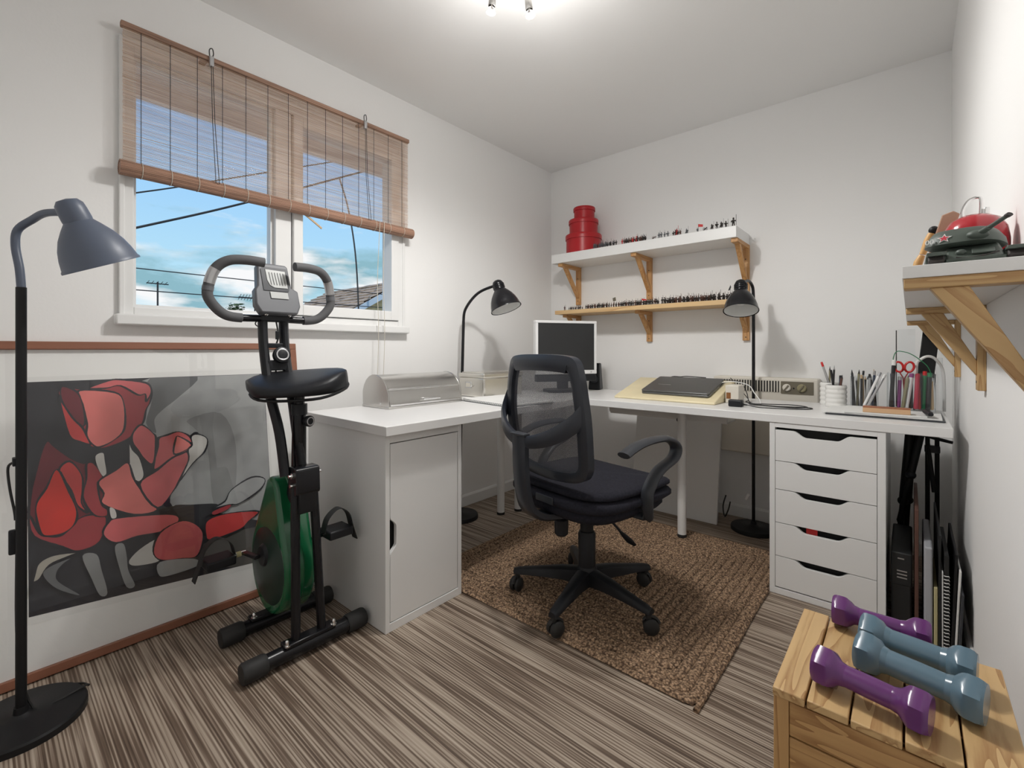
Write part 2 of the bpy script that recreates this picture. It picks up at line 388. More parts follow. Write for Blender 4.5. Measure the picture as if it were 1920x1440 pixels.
# ------------------------------------------------------------------ geometry helpers
def V(*a):
    return Vector(a[0]) if len(a) == 1 else Vector(a)
def frame_of(d):
    d = d.normalized()
    u = Vector((0, 0, 1)).cross(d)
    if u.length < 1e-4:
        u = Vector((1, 0, 0))
    u.normalize()
    return u, d.cross(u)
class MB:
    def __init__(s):
        s.v = []; s.f = []; s.mi = []; s.cur = 0
    def _add(s, vs, fs):
        o = len(s.v)
        s.v += [Vector(v) for v in vs]
        for f in fs:
            s.f.append(tuple(i + o for i in f)); s.mi.append(s.cur)
        return s
    def box(s, x0, x1, y0, y1, z0, z1):
        v = [(x0,y0,z0),(x1,y0,z0),(x1,y1,z0),(x0,y1,z0),(x0,y0,z1),(x1,y0,z1),(x1,y1,z1),(x0,y1,z1)]
        return s._add(v, [(0,3,2,1),(4,5,6,7),(0,1,5,4),(1,2,6,5),(2,3,7,6),(3,0,4,7)])
    def hexa(s, v):
        return s._add(v, [(0,3,2,1),(4,5,6,7),(0,1,5,4),(1,2,6,5),(2,3,7,6),(3,0,4,7)])
    def obox(s, c, size, m=None):
        m = m or Matrix.Identity(3)
        h = [x / 2 for x in size]
        v = []
        for z in (-1, 1):
            for x, y in ((-1,-1),(1,-1),(1,1),(-1,1)):
                v.append(V(c) + m @ Vector((x*h[0], y*h[1], z*h[2])))
        return s.hexa(v)
    def beam(s, p0, p1, w, h, up=(0,0,1)):
        """square-section bar between two points; w across, h along up"""
        p0, p1 = V(p0), V(p1); d = (p1 - p0).normalized()
        a = d.cross(V(up)).normalized(); b = a.cross(d)
        v = []
        for p in (p0, p1):
            v += [p - a*w/2 - b*h/2, p + a*w/2 - b*h/2, p + a*w/2 + b*h/2, p - a*w/2 + b*h/2]
        return s._add(v, [(0,1,2,3),(7,6,5,4),(0,4,5,1),(1,5,6,2),(2,6,7,3),(3,7,4,0)])
    def rings(s, rings, closed=False, cap=True):
        n = len(rings[0]); o = len(s.v)
        for r in rings:
            s.v += [Vector(p) for p in r]
        k = len(rings)
        for i in range(k if closed else k - 1):
            a = o + i*n; b = o + ((i+1) % k)*n
            for j in range(n):
                j2 = (j+1) % n
                s.f.append((a+j, a+j2, b+j2, b+j)); s.mi.append(s.cur)
        if cap and not closed:
            s.f.append(tuple(o + j for j in reversed(range(n)))); s.mi.append(s.cur)
            s.f.append(tuple(o + (k-1)*n + j for j in range(n))); s.mi.append(s.cur)
        return s
    def tube(s, pts, r, n=10, closed=False, cap=True, flat=1.0, up=None):
        pts = [V(p) for p in pts]; k = len(pts)
        rr = r if isinstance(r, (list, tuple)) else [r]*k
        rg = []; u = None
        for i, p in enumerate(pts):
            if closed:
                d = pts[(i+1) % k] - pts[i-1]
            else:
                d = pts[min(i+1, k-1)] - pts[max(i-1, 0)]
            d.normalize()
            if up is not None:
                u = V(up).cross(d)
                if u.length < 1e-5: u = Vector((1,0,0))
                u.normalize()
            elif u is None:
                u, _ = frame_of(d)
            else:
                u = u - d*u.dot(d)
                if u.length < 1e-6: u, _ = frame_of(d)
                u.normalize()
            w = d.cross(u)
            rg.append([p + u*math.cos(2*PI*j/n)*rr[i] + w*math.sin(2*PI*j/n)*rr[i]*flat for j in range(n)])
        return s.rings(rg, closed, cap)
    def cyl(s, p0, p1, r0, r1=None, n=18):
        return s.tube([p0, p1], [r0, r0 if r1 is None else r1], n)
    def lathe(s, prof, o=(0,0,0), d=(0,0,1), n=24, cap=False):
        o, d = V(o), V(d).normalized(); u, w = frame_of(d)
        rg = [[o + d*z + u*math.cos(2*PI*j/n)*max(r,1e-5) + w*math.sin(2*PI*j/n)*max(r,1e-5) for j in range(n)] for r, z in prof]
        return s.rings(rg, False, cap)
    def prism(s, poly, o, u, v, w):
        """polygon (a,b) on plane o+a*u+b*v, extruded by vector w"""
        o, u, v, w = V(o), V(u), V(v), V(w)
        a = [o + u*x + v*y for x, y in poly]
        n = len(a); k = len(s.v)
        s.v += a + [p + w for p in a]
        s.f.append(tuple(k + i for i in reversed(range(n)))); s.mi.append(s.cur)
        s.f.append(tuple(k + n + i for i in range(n))); s.mi.append(s.cur)
        for i in range(n):
            j = (i+1) % n
            s.f.append((k+i, k+j, k+n+j, k+n+i)); s.mi.append(s.cur)
        return s
    def ball(s, c, r, n=14, m=9, mx=None):
        c = V(c); r = r if isinstance(r, (tuple, list)) else (r, r, r)
        rg = []
        for i in range(m+1):
            t = PI*i/m
            ring = []
            for j in range(n):
                p = Vector((r[0]*max(math.sin(t),1e-4)*math.cos(2*PI*j/n), r[1]*max(math.sin(t),1e-4)*math.sin(2*PI*j/n), -r[2]*math.cos(t)))
                ring.append(c + (mx @ p if mx else p))
            rg.append(ring)
        return s.rings(rg, False, False)
    def face(s, pts):
        return s._add(pts, [tuple(range(len(pts)))])
def spline(pts, k=6, closed=False):
    """Catmull-Rom through pts"""
    P = [V(p) if not isinstance(p, Vector) else p for p in pts]; n = len(P); out = []
    for i in range(n if closed else n-1):
        g = (lambda q: P[q % n]) if closed else (lambda q: P[max(0, min(n-1, q))])
        a, b, c, d = g(i-1), g(i), g(i+1), g(i+2)
        for j in range(k):
            t = j/k
            out.append(0.5*((2*b) + (c-a)*t + (2*a-5*b+4*c-d)*t*t + (3*b-a-3*c+d)*t*t*t))
    if not closed:
        out.append(P[-1])
    return out
ORG = {}
def link(name, mb, mats, org, smooth=True, angle=38, bevel=0.0, bseg=2):
    me = bpy.data.meshes.new(name)
    me.from_pydata([tuple(p - org) for p in mb.v], [], mb.f)
    if not isinstance(mats, (list, tuple)):
        mats = [mats]
    for m_ in mats:
        me.materials.append(MAT[m_])
    if len(mats) > 1:
        me.polygons.foreach_set('material_index', mb.mi)
    if smooth:
        me.polygons.foreach_set('use_smooth', [True]*len(me.polygons))
        me.set_sharp_from_angle(angle=R(angle))
    me.update()
    o = bpy.data.objects.new(name, me)
    COL.objects.link(o)
    if bevel:
        md = o.modifiers.new('bevel', 'BEVEL'); md.width = bevel; md.segments = bseg; md.limit_method = 'ANGLE'; md.angle_limit = R(40)
        md.harden_normals = False
    return o
def tag(o, label=None, cat=None, group=None, kind=None):
    if label: o['label'] = label
    if cat: o['category'] = cat
    if group: o['group'] = group
    if kind: o['kind'] = kind
    return o
def thing(name, label, cat, loc, rotz=0.0, group=None, local=False, rot=None):
    """Empty at the thing's base; parts are given in world coordinates unless local"""
    o = bpy.data.objects.new(name, None)
    o.empty_display_size = 0.05
    COL.objects.link(o)
    o.location = loc
    o.rotation_euler = rot or (0, 0, rotz)
    ORG[o.name] = Vector((0,0,0)) if (local or rotz or rot) else Vector(loc)
    return tag(o, label, cat, group)
def part(name, mb, mats, parent, label=None, **k):
    org = ORG[parent.name]
    o = link(name, mb, mats, org, **k)
    o.parent = parent
    ORG[o.name] = org
    if label: o['label'] = label
    return o
def solo(name, mb, mats, label, cat, group=None, loc=None, **k):
    """a thing that is a single mesh, origin at its base"""
    if loc is None:
        xs = [p.x for p in mb.v]; ys = [p.y for p in mb.v]; zs = [p.z for p in mb.v]
        loc = Vector(((min(xs)+max(xs))/2, (min(ys)+max(ys))/2, min(zs)))
    loc = V(loc)
    o = link(name, mb, mats, loc, **k)
    o.location = loc
    ORG[o.name] = loc
    return tag(o, label, cat, group)
def struct(name, mb, mats, parent=None, **k):
    if parent is not None:
        return part(name, mb, mats, parent, **k)
    o = link(name, mb, mats, Vector((0,0,0)), **k)
    ORG[o.name] = Vector((0,0,0))
    o['kind'] = 'structure'
    return o
def dup(root, loc, rotz=None, label=None, group=None):
    r = root.copy(); COL.objects.link(r); r.location = loc
    if rotz is not None: r.rotation_euler = (0, 0, rotz)
    if label: r['label'] = label
    if group: r['group'] = group
    for ch in list(root.children):
        c = ch.copy(); COL.objects.link(c); c.parent = r
        for gch in list(ch.children):
            d = gch.copy(); COL.objects.link(d); d.parent = c
    return r
def rot2(poly, a):
    c, s_ = math.cos(a), math.sin(a)
    return [(x*c - y*s_, x*s_ + y*c) for x, y in poly]
def rrect(w, h, r, n=5):
    """rounded rectangle centred on 0"""
    out = []
    for cx, cy, a0 in ((w/2-r, h/2-r, 0), (-w/2+r, h/2-r, 90), (-w/2+r, -h/2+r, 180), (w/2-r, -h/2+r, 270)):
        for i in range(n+1):
            a = R(a0 + 90*i/n)
            out.append((cx + r*math.cos(a), cy + r*math.sin(a)))
    return out

# ------------------------------------------------------------------ the room
XR, YB, YF, H = 2.307, 2.981, -0.42, 2.40
# window opening: y .345-1.555, z 1.125-2.115
WY0, WY1, WZ0, WZ1 = 0.345, 1.555, 1.125, 2.115
struct('floor', MB().box(-0.12, XR+.1, YF-.1, YB+.1, -0.06, 0), 'floor_weave', smooth=False)
struct('ceiling', MB().box(-0.12, XR+.1, YF-.1, YB+.1, H, H+.08), 'ceiling', smooth=False)
w = MB()
w.box(-.14, 0, YF-.1, WY0, 0, H); w.box(-.14, 0, WY1, YB+.1, 0, H)
w.box(-.14, 0, WY0, WY1, 0, WZ0); w.box(-.14, 0, WY0, WY1, WZ1, H)
wall_left = struct('wall_left', w, 'wall', smooth=False)
struct('wall_back', MB().box(0, XR, YB, YB+.1, 0, H), 'wall', smooth=False)
struct('wall_right', MB().box(XR, XR+.1, YF-.1, YB+.1, 0, H), 'wall', smooth=False)
struct('wall_front', MB().box(0, XR, YF-.1, YF, 0, H), 'wall', smooth=False)
def skirt(name, poly, o, u, v, wv):
    struct(name, MB().prism(poly, o, u, v, wv), 'white_paint', smooth=False, bevel=0.003)
SK = [(0,0),(.014,0),(.014,.062),(.008,.075),(0,.075)]
skirt('baseboard_left', SK, (0,YF,0), (1,0,0), (0,0,1), (0,YB-YF,0))
skirt('baseboard_back', SK, (0.014,YB,0), (0,-1,0), (0,0,1), (XR-.028,0,0))
skirt('baseboard_right', SK, (XR,YF,0), (-1,0,0), (0,0,1), (0,YB-YF-.014,0))

# ------------------------------------------------------------------ window
win = MB()
fx0, fx1 = -.085, .012
win.box(fx0, fx1, WY0, WY0+.03, WZ0, WZ1); win.box(fx0, fx1, WY1-.03, WY1, WZ0, WZ1)
win.box(fx0, fx1, WY0+.03, WY1-.03, WZ0, WZ0+.03); win.box(fx0, fx1, WY0+.03, WY1-.03, WZ1-.035, WZ1)
win.box(fx0, .004, .875, .945, WZ0+.03, WZ1-.035)
wino = struct('window_1', win, 'gloss_white', smooth=False, bevel=0.003)
# opening casement on the right, its own frame set proud
cas = MB()
c0, c1 = -.07, .022
cas.box(c0, c1, .948, .992, WZ0+.033, WZ1-.038); cas.box(c0, c1, 1.475, 1.522, WZ0+.033, WZ1-.038)
cas.box(c0, c1, .992, 1.475, WZ0+.033, WZ0+.082); cas.box(c0, c1, .992, 1.475, WZ1-.085, WZ1-.038)
part('casement', cas, 'gloss_white', wino, bevel=0.004, smooth=False)
bd = MB()
bd.box(-.06, -.02, WY0+.03, WY0+.042, WZ0+.042, WZ1-.047); bd.box(-.06, -.02, .863, .875, WZ0+.042, WZ1-.047)
bd.box(-.06, -.02, WY0+.03, .875, WZ0+.03, WZ0+.042); bd.box(-.06, -.02, WY0+.03, .875, WZ1-.047, WZ1-.035)
part('glazing_bead', bd, 'gloss_white', wino, smooth=False)
part('pane', MB().box(-.042, -.038, WY0+.035, .870, WZ0+.035, WZ1-.04), 'pane', wino, smooth=False)
part('pane', MB().box(-.030, -.026, .985, 1.482, WZ0+.075, WZ1-.078), 'pane', wino, smooth=False)
part('window_sill', MB().box(-.02, .042, WY0-.025, WY1+.025, WZ0-.038, WZ0+.002), 'gloss_white', wino, bevel=0.006)
part('window_trim', MB().box(0, .018, WY0-.012, WY0+.004, WZ0, WZ1).box(0, .018, WY1-.004, WY1+.012, WZ0, WZ1).box(0, .018, WY0-.012, WY1+.012, WZ1-.002, WZ1+.014), 'gloss_white', wino, bevel=0.003, smooth=False)
hd = MB().tube(spline([(.022,.972,1.632),(.038,.975,1.630),(.045,.995,1.618),(.05,1.045,1.585),(.05,1.065,1.572)], 4), [.008]*17, 8, flat=.6)
part('window_handle', hd, 'pen_wood', wino)

# ------------------------------------------------------------------ bamboo roller blind
blind = thing('bamboo_blind', 'brown bamboo roller blind half rolled up over the window', 'blind', (.05, .94, 1.62))
BY0, BY1, BX = .333, 1.562, .052
part('headrail', MB().box(BX-.014, BX+.008, BY0-.002, BY1+.002, 2.140, 2.160), 'bamboo_roll', blind, bevel=.003)
for y in (.58, 1.27):
    part('wall_cleat', MB().box(.0, BX-.014, y, y+.02, 2.141, 2.151), 'bamboo_roll', blind, smooth=False)
sl = MB(); z = 1.668; 
rs = random.Random(3)
while z < 2.142:
    h_ = .0019 * rs.uniform(.75, 1.12); dx = rs.uniform(-.0012, .0012)
    e0 = rs.uniform(-.001, .001); e1 = rs.uniform(-.001, .001)
    sl.box(BX-.0010+dx, BX+.0010+dx, BY0+e0+.004, BY1+e1-.004, z, z+h_)
    z += .00475
so_ = part('slats', sl, 'bamboo', blind, smooth=False); so_['kind'] = 'stuff'
rl = MB()
for k in range(26):   # the roll: slats wound round a core
    a0 = 2*PI*k/26
    rl.cyl((BX+.002+.0235*math.cos(a0), BY0-.006, 1.642+.0235*math.sin(a0)), (BX+.002+.0235*math.cos(a0), BY1+.022, 1.642+.0235*math.sin(a0)), .0034, n=6)
rl.cyl((BX+.002, BY0-.004, 1.642), (BX+.002, BY1+.02, 1.642), .0225, n=20)
part('roll', rl, 'bamboo_roll', blind)
for k in range(14):
    y = BY0 + .055 + k*(BY1-BY0-.10)/13
    part('warp_string', MB().tube([(BX+.003, y, 2.14), (BX+.003, y, 1.665)], .0011, 5), 'wire_black' if False else 'screw_dark', blind)
    ring = [(BX+.002+.0275*math.cos(2*PI*j/20), y+.001, 1.642+.0275*math.sin(2*PI*j/20)) for j in range(20)]
    part('binding_string', MB().tube(ring, .0012, 5, closed=True), 'cord_cream', blind)
for y in (.607, 1.288):
    pu = part('pulley', MB().box(BX+.006, BX+.020, y-.008, y+.008, 2.118, 2.158), 'pen_silver', blind, bevel=.003)
    part('hook', MB().tube(spline([(BX+.012, y-.006, 2.155),(BX+.012, y-.007, 2.182),(BX+.012, y+.003, 2.190),(BX+.012, y+.007, 2.172),(BX+.012, y+.004, 2.158)], 4), .0020, 6), 'screw_dark', pu)
    part('pull_cord', MB().tube([(BX+.016, y-.002, 2.12), (BX+.012, y+.004, 1.90), (BX+.031, y+.010, 1.655)], .0013, 5), 'screw_dark', blind)
    part('pull_cord', MB().tube([(BX+.016, y+.004, 2.12), (BX+.012, y+.012, 1.90), (BX+.031, y+.022, 1.655)], .0013, 5), 'screw_dark', blind)
for y0_, dy in ((1.36, 0), (1.385, .012)):
    part('draw_cord', MB().tube(spline([(BX+.034, y0_, 1.665), (BX+.010, y0_+dy, 1.35), (BX+.008, y0_+dy+.008, 1.08), (BX+.010, y0_+dy-.004, .80)], 5), .0016, 5), 'cord_cream', blind)

# ------------------------------------------------------------------ outside
solo('garden_ground', MB().box(-60, -.6, -30, 50, -.5, -.3), 'ground', 'pale ground outside far below the window', 'ground', smooth=False)
ev = thing('roof_eave', 'pinkish boarded roof eave jutting out above the window outside', 'eave', (-.3, 1, 2.12))
part('soffit_board', MB().box(-.42, -.141, -.6, 3.2, 2.20, 2.22), 'soffit', ev, smooth=False)
part('fascia_board', MB().box(-.46, -.42, -.6, 3.2, 2.12, 2.34), 'soffit', ev, smooth=False)
house = thing('neighbour_house', 'neighbouring house with brown tiled roof and pale yellow brick gable', 'house', (-10, 7.33, -.3))
apy, apz, sl_, hl = 7.33, 2.81, .567, 2.9
gy0, gy1, eav = apy-hl, apy+hl, apz-sl_*hl
part('gable_wall', MB().prism([(gy0+.5,-.3),(gy1-.5,-.3),(gy1-.5,eav+.18),(apy,apz-.12),(gy0+.5,eav+.18)], (-8.06,0,0), (0,1,0), (0,0,1), (-3.6,0,0)), 'brick_yellow', house, smooth=False)
cs = math.cos(math.atan(sl_)); sn = math.sin(math.atan(sl_))
for sg in (-1, 1):
    rsl = part('roof_slope', MB().prism([(apy+sg*hl, eav-.02),(apy, apz-.02),(apy, apz-.10),(apy+sg*hl, eav-.10)], (-7.9,0,0), (0,1,0), (0,0,1), (-3.9,0,0)), 'roof_tile', house, smooth=False)
    part('barge_board', MB().prism([(apy+sg*hl, eav-.17),(apy, apz-.17),(apy, apz-.02),(apy+sg*hl, eav-.02)], (-7.86,0,0), (0,1,0), (0,0,1), (-.05,0,0)), 'barge_blue', house, smooth=False)
    tl_ = MB(); rt = random.Random(5)
    L_ = hl/cs; rows = 15
    for i in range(rows):
        for j in range(13):
            d0 = i*L_/rows; d1 = d0 + L_/rows*1.08
            xa = -7.9 - 3.9*j/13 - .012; xb = -7.9 - 3.9*(j+1)/13 + .012
            q = rt.uniform(0, .012)
            v = []
            for h_ in (0, .03):
                for (xx, dd) in ((xa,d1),(xb,d1),(xb,d0),(xa,d0)):
                    lift = h_ + (.035 if dd == d1 else .0) + q
                    v.append((xx, apy + sg*(dd*cs + lift*sn), apz - dd*sn + lift*cs - .015))
            tl_.hexa(v)
    to = part('roof_tiles', tl_, 'roof_tile', rsl, smooth=False); to['kind'] = 'stuff'
def wire(pts, r, label):
    solo('overhead_cable', MB().tube(spline(pts, 6), r, 6), 'wire_black', label, 'cable')
wire([(-8,-1.5,2.35),(-8,1.777,3.70),(-8,3.115,4.304),(-8,5.58,5.44),(-8,9,7.0)], .014, 'uppermost thin overhead cable rising to the right outside the window')
wire([(-8,-1.5,1.55),(-8,1.777,3.093),(-8,3.514,3.943),(-8,6.284,5.41),(-8,9,6.8)], .022, 'thick dark overhead cable rising steeply to the right under the blind')
wire([(-7,-3,2.31),(-7,1.60,2.270),(-7,5.95,2.262),(-7,11,2.28)], .009, 'upper of two level overhead cables behind the handlebars')
wire([(-7,-3,1.955),(-7,1.60,1.930),(-7,5.95,1.955),(-7,11,1.99)], .009, 'lower of two level overhead cables just above the rooftops')
wire([(-7.98,5.56,5.02),(-7.7,5.64,4.2),(-7.55,5.74,3.0),(-7.5,5.79,1.2),(-7.5,5.79,-.295)], .018, 'dark cable hanging straight down in front of the tiled roof')
ant = thing('television_aerial', 'small television aerial on a short pole at the left of the window view', 'aerial', (-8, 2.11, -.3))
part('pole', MB().cyl((-8,2.11,-.3),(-8,2.11,2.20), .014, n=8), 'wire_black', ant)
part('boom', MB().cyl((-8,1.95,2.17),(-8,2.27,2.17), .010, n=6), 'wire_black', ant)
for k in range(5):
    part('element', MB().cyl((-8.1,1.97+.065*k,2.17),(-7.9,1.97+.065*k,2.20), .005, n=5), 'wire_black', ant)
ant2 = thing('television_aerial', 'television aerial with crossed rods standing beside the tree top', 'aerial', (-8, 3.72, -.3))
part('pole', MB().cyl((-8,3.72,-.3),(-8,3.72,2.10), .012, n=8), 'wire_black', ant2)
part('boom', MB().cyl((-8,3.42,2.05),(-8,3.76,2.05), .009, n=6), 'wire_black', ant2)
for k in range(6):
    part('element', MB().cyl((-8.08,3.44+.055*k,2.0),(-7.92,3.44+.055*k,2.10), .005, n=5), 'wire_black', ant2)
tree = thing('tree', 'small leafy green tree top showing above the window sill', 'tree', (-9, 3.7, -.3))
part('trunk', MB().cyl((-9,3.75,-.3),(-9,3.75,1.5), .07, .04, n=8), 'tree_bark', tree)
lf = MB(); rt = random.Random(11)
for k in range(420):
    a = rt.uniform(0, 2*PI); rr = .30*math.sqrt(rt.random()); zz = rt.uniform(0, .62)
    rr *= 1 - .5*zz/.62
    c = V(-9+rr*math.cos(a), 3.70+rr*math.sin(a)*.95, 1.38+zz)
    mm = Matrix.Rotation(rt.uniform(0, 6.28), 3, 'Z') @ Matrix.Rotation(rt.uniform(-1, 1), 3, 'X')
    lf.face([c + mm @ V(-.03,-.015,0), c + mm @ V(.03,-.015,0), c + mm @ V(.045,.0,.01), c + mm @ V(.03,.015,0), c + mm @ V(-.03,.015,0)])
fo = part('foliage', lf, 'tree_leaf', tree, smooth=False); fo['kind'] = 'stuff'

# ------------------------------------------------------------------ desks
D = .734
dl = thing('desk', 'white worktop with tubular legs along the window wall', 'desk', (.5, 1.5, 0))
part('worktop', MB().box(.20, .80, .915, 2.125, .700, D), 'desk_white', dl, bevel=.002)
def leg(parent, x, y, z=0.0):
    lg = part('leg', MB().cyl((x,y,.012+z),(x,y,.690), .0225, n=20), 'gloss_white', parent)
    part('leg_foot', MB().cyl((x,y,z),(x,y,z+.014), .0235, n=20), 'black_rubber', lg)
    part('leg_plate', MB().cyl((x,y,.690),(x,y,.700), .045, n=20), 'gloss_white', lg)
leg(dl, .275, 2.08)
dr = thing('desk', 'long white worktop with a white tubular leg along the back wall', 'desk', (1.27, 2.43, 0))
part('worktop', MB().box(.27, 2.268, 2.137, 2.737, .700, D), 'desk_white', dr, bevel=.002)
leg(dr, 1.245, 2.435, .0122); leg(dr, .315, 2.195); leg(dr, .315, 2.69)
part('cable_tray', MB().box(.78, 1.45, 2.50, 2.512, .625, .699).box(.78, 1.45, 2.512, 2.66, .615, .625), 'white_paint', dr, bevel=.002, smooth=False)
solo('tray_cable', MB().tube(spline([(1.26,2.495,.66),(1.22,2.490,.645),(1.20,2.485,.615),(1.23,2.49,.60)], 5), .004, 6), 'wire_black', 'short black cable drooping from the white tray under the worktop', 'cable')

# ------------------------------------------------------------------ cabinet under the window-side desk
cab = thing('cabinet', 'tall white cupboard with one door under the desk end', 'cabinet', (.48, 1.115, 0))
cy0, cy1, cxf = .935, 1.297, .766
b_ = MB()
b_.box(.19, cxf, cy0, cy0+.018, 0, .699); b_.box(.19, cxf, cy1-.018, cy1, 0, .699)
b_.box(.19, cxf, cy0+.018, cy1-.018, 0, .030); b_.box(.19, cxf, cy0+.018, cy1-.018, .668, .699); b_.box(.19, .20, cy0+.018, cy1-.018, .03, .668)
part('body', b_, 'melamine', cab, bevel=.0012, smooth=False)
part('shelf', MB().box(.20, .73, cy0+.018, cy1-.018, .34, .352), 'melamine', cab, smooth=False)
part('interior_shade_sheet', MB().box(.735, .737, cy0+.018, cy1-.018, .03, .668), 'black_gap', cab, smooth=False)  # black sheet behind the door stands in for the shade inside
# door with a scooped hand-hold on its left edge
dy0, dy1, dz0, dz1 = cy0+.021, cy1-.021, .033, .664
sc = []
for i in range(9):
    tt = i/8; sc.append((dy0 + .026*(.5-.5*math.cos(PI*min(1, tt*1.0))), .405 - .038*tt))
for i in range(9):
    tt = i/8; sc.append((dy0 + .026*(.5+.5*math.cos(PI*tt)), .305 - .038*tt))
poly = [(dy0, dz0), (dy1, dz0), (dy1, dz1), (dy0, dz1)] + sc
part('door', MB().prism(poly, (.748,0,0), (0,1,0), (0,0,1), (.016,0,0)), 'melamine', cab, bevel=.001, smooth=False)

# ------------------------------------------------------------------ drawer unit under the back-wall desk
du = thing('drawer_unit', 'white five drawer unit with scooped grips under the worktop end', 'drawers', (1.905, 2.43, 0))
x0, x1, yf = 1.718, 2.092, 2.140
b_ = MB()
b_.box(x0, x0+.020, yf, 2.70, 0, .699); b_.box(x1-.024, x1, yf, 2.70, 0, .699)
b_.box(x0+.02, x1-.024, yf, 2.70, 0, .025); b_.box(x0+.02, x1-.024, yf, 2.70, .681, .699); b_.box(x0+.02, x1-.024, 2.69, 2.70, .025, .681)
part('body', b_, 'melamine', du, bevel=.001, smooth=False)
part('interior_shade_sheet', MB().box(x0+.02, x1-.024, yf+.034, yf+.036, .025, .681), 'black_gap', du, smooth=False)  # shade behind the drawer grips, put in as a black sheet
zs = [.029, .156, .292, .428, .544, .672]
for i in range(5):
    za, zb = zs[i]+.0012, zs[i+1]-.0012
    xa, xb = x0+.0215, x1-.0255
    xm = (xa+xb)/2 + .0
    top = []
    for j in range(9):
        tt = j/8; top.append((xm+.088 - .046*tt, zb - .024*(.5-.5*math.cos(PI*tt))))
    for j in range(9):
        tt = j/8; top.append((xm-.055 - .046*tt, zb - .024*(.5+.5*math.cos(PI*tt))))
    poly = [(xa, za), (xb, za), (xb, zb)] + top + [(xa, zb)]
    o_ = MB().prism(poly, (0, yf, 0), (1,0,0), (0,0,1), (0,.016,0))
    part('drawer', o_, 'melamine', du, bevel=.0008, smooth=False)
solo('red_paper', MB().box(1.845, 1.882, yf+.018, yf+.028, zs[2]-.040, zs[2]-.003), 'pen_red', 'red packet peeping out of the fourth drawer grip', 'packet', smooth=False)

# ------------------------------------------------------------------ rug
rug = thing('rug', 'brown braided jute rug under the office chair', 'rug', (1.10, 1.93, 0))
rx0, rx1, ry0, ry1 = .50, 1.707, 1.30, 2.55
part('rug_base', MB().box(rx0+.01, rx1-.01, ry0+.01, ry1-.01, 0.0005, .004), 'jute', rug, smooth=False)
bw = .0335
k = 0
while True:
    off = bw*(k+.5)
    if rx1-rx0-2*off < .02: break
    xa, xb, ya, yb = rx0+off, rx1-off, ry0+off, ry1-off
    rc = max(.002, .018)
    pts = []
    for cx_, cy_, a0 in ((xb-rc, yb-rc, 0), (xa+rc, yb-rc, 90), (xa+rc, ya+rc, 180), (xb-rc, ya+rc, 270)):
        for i in range(4):
            a = R(a0 + 30*i); pts.append((cx_+rc*math.cos(a), cy_+rc*math.sin(a), .0055))
    part('braid', MB().tube(pts, bw*.47, 8, closed=True, flat=.42, up=(0,0,1)), 'jute', rug)
    k += 1
part('rolled_hem', MB().tube(spline([(rx1+.004, ry0-.01, .006),(rx1+.007, 1.6, .008),(rx1+.003, 1.9, .007),(rx1+.006, 2.13, .009)], 5), .008, 8), 'jute', rug)

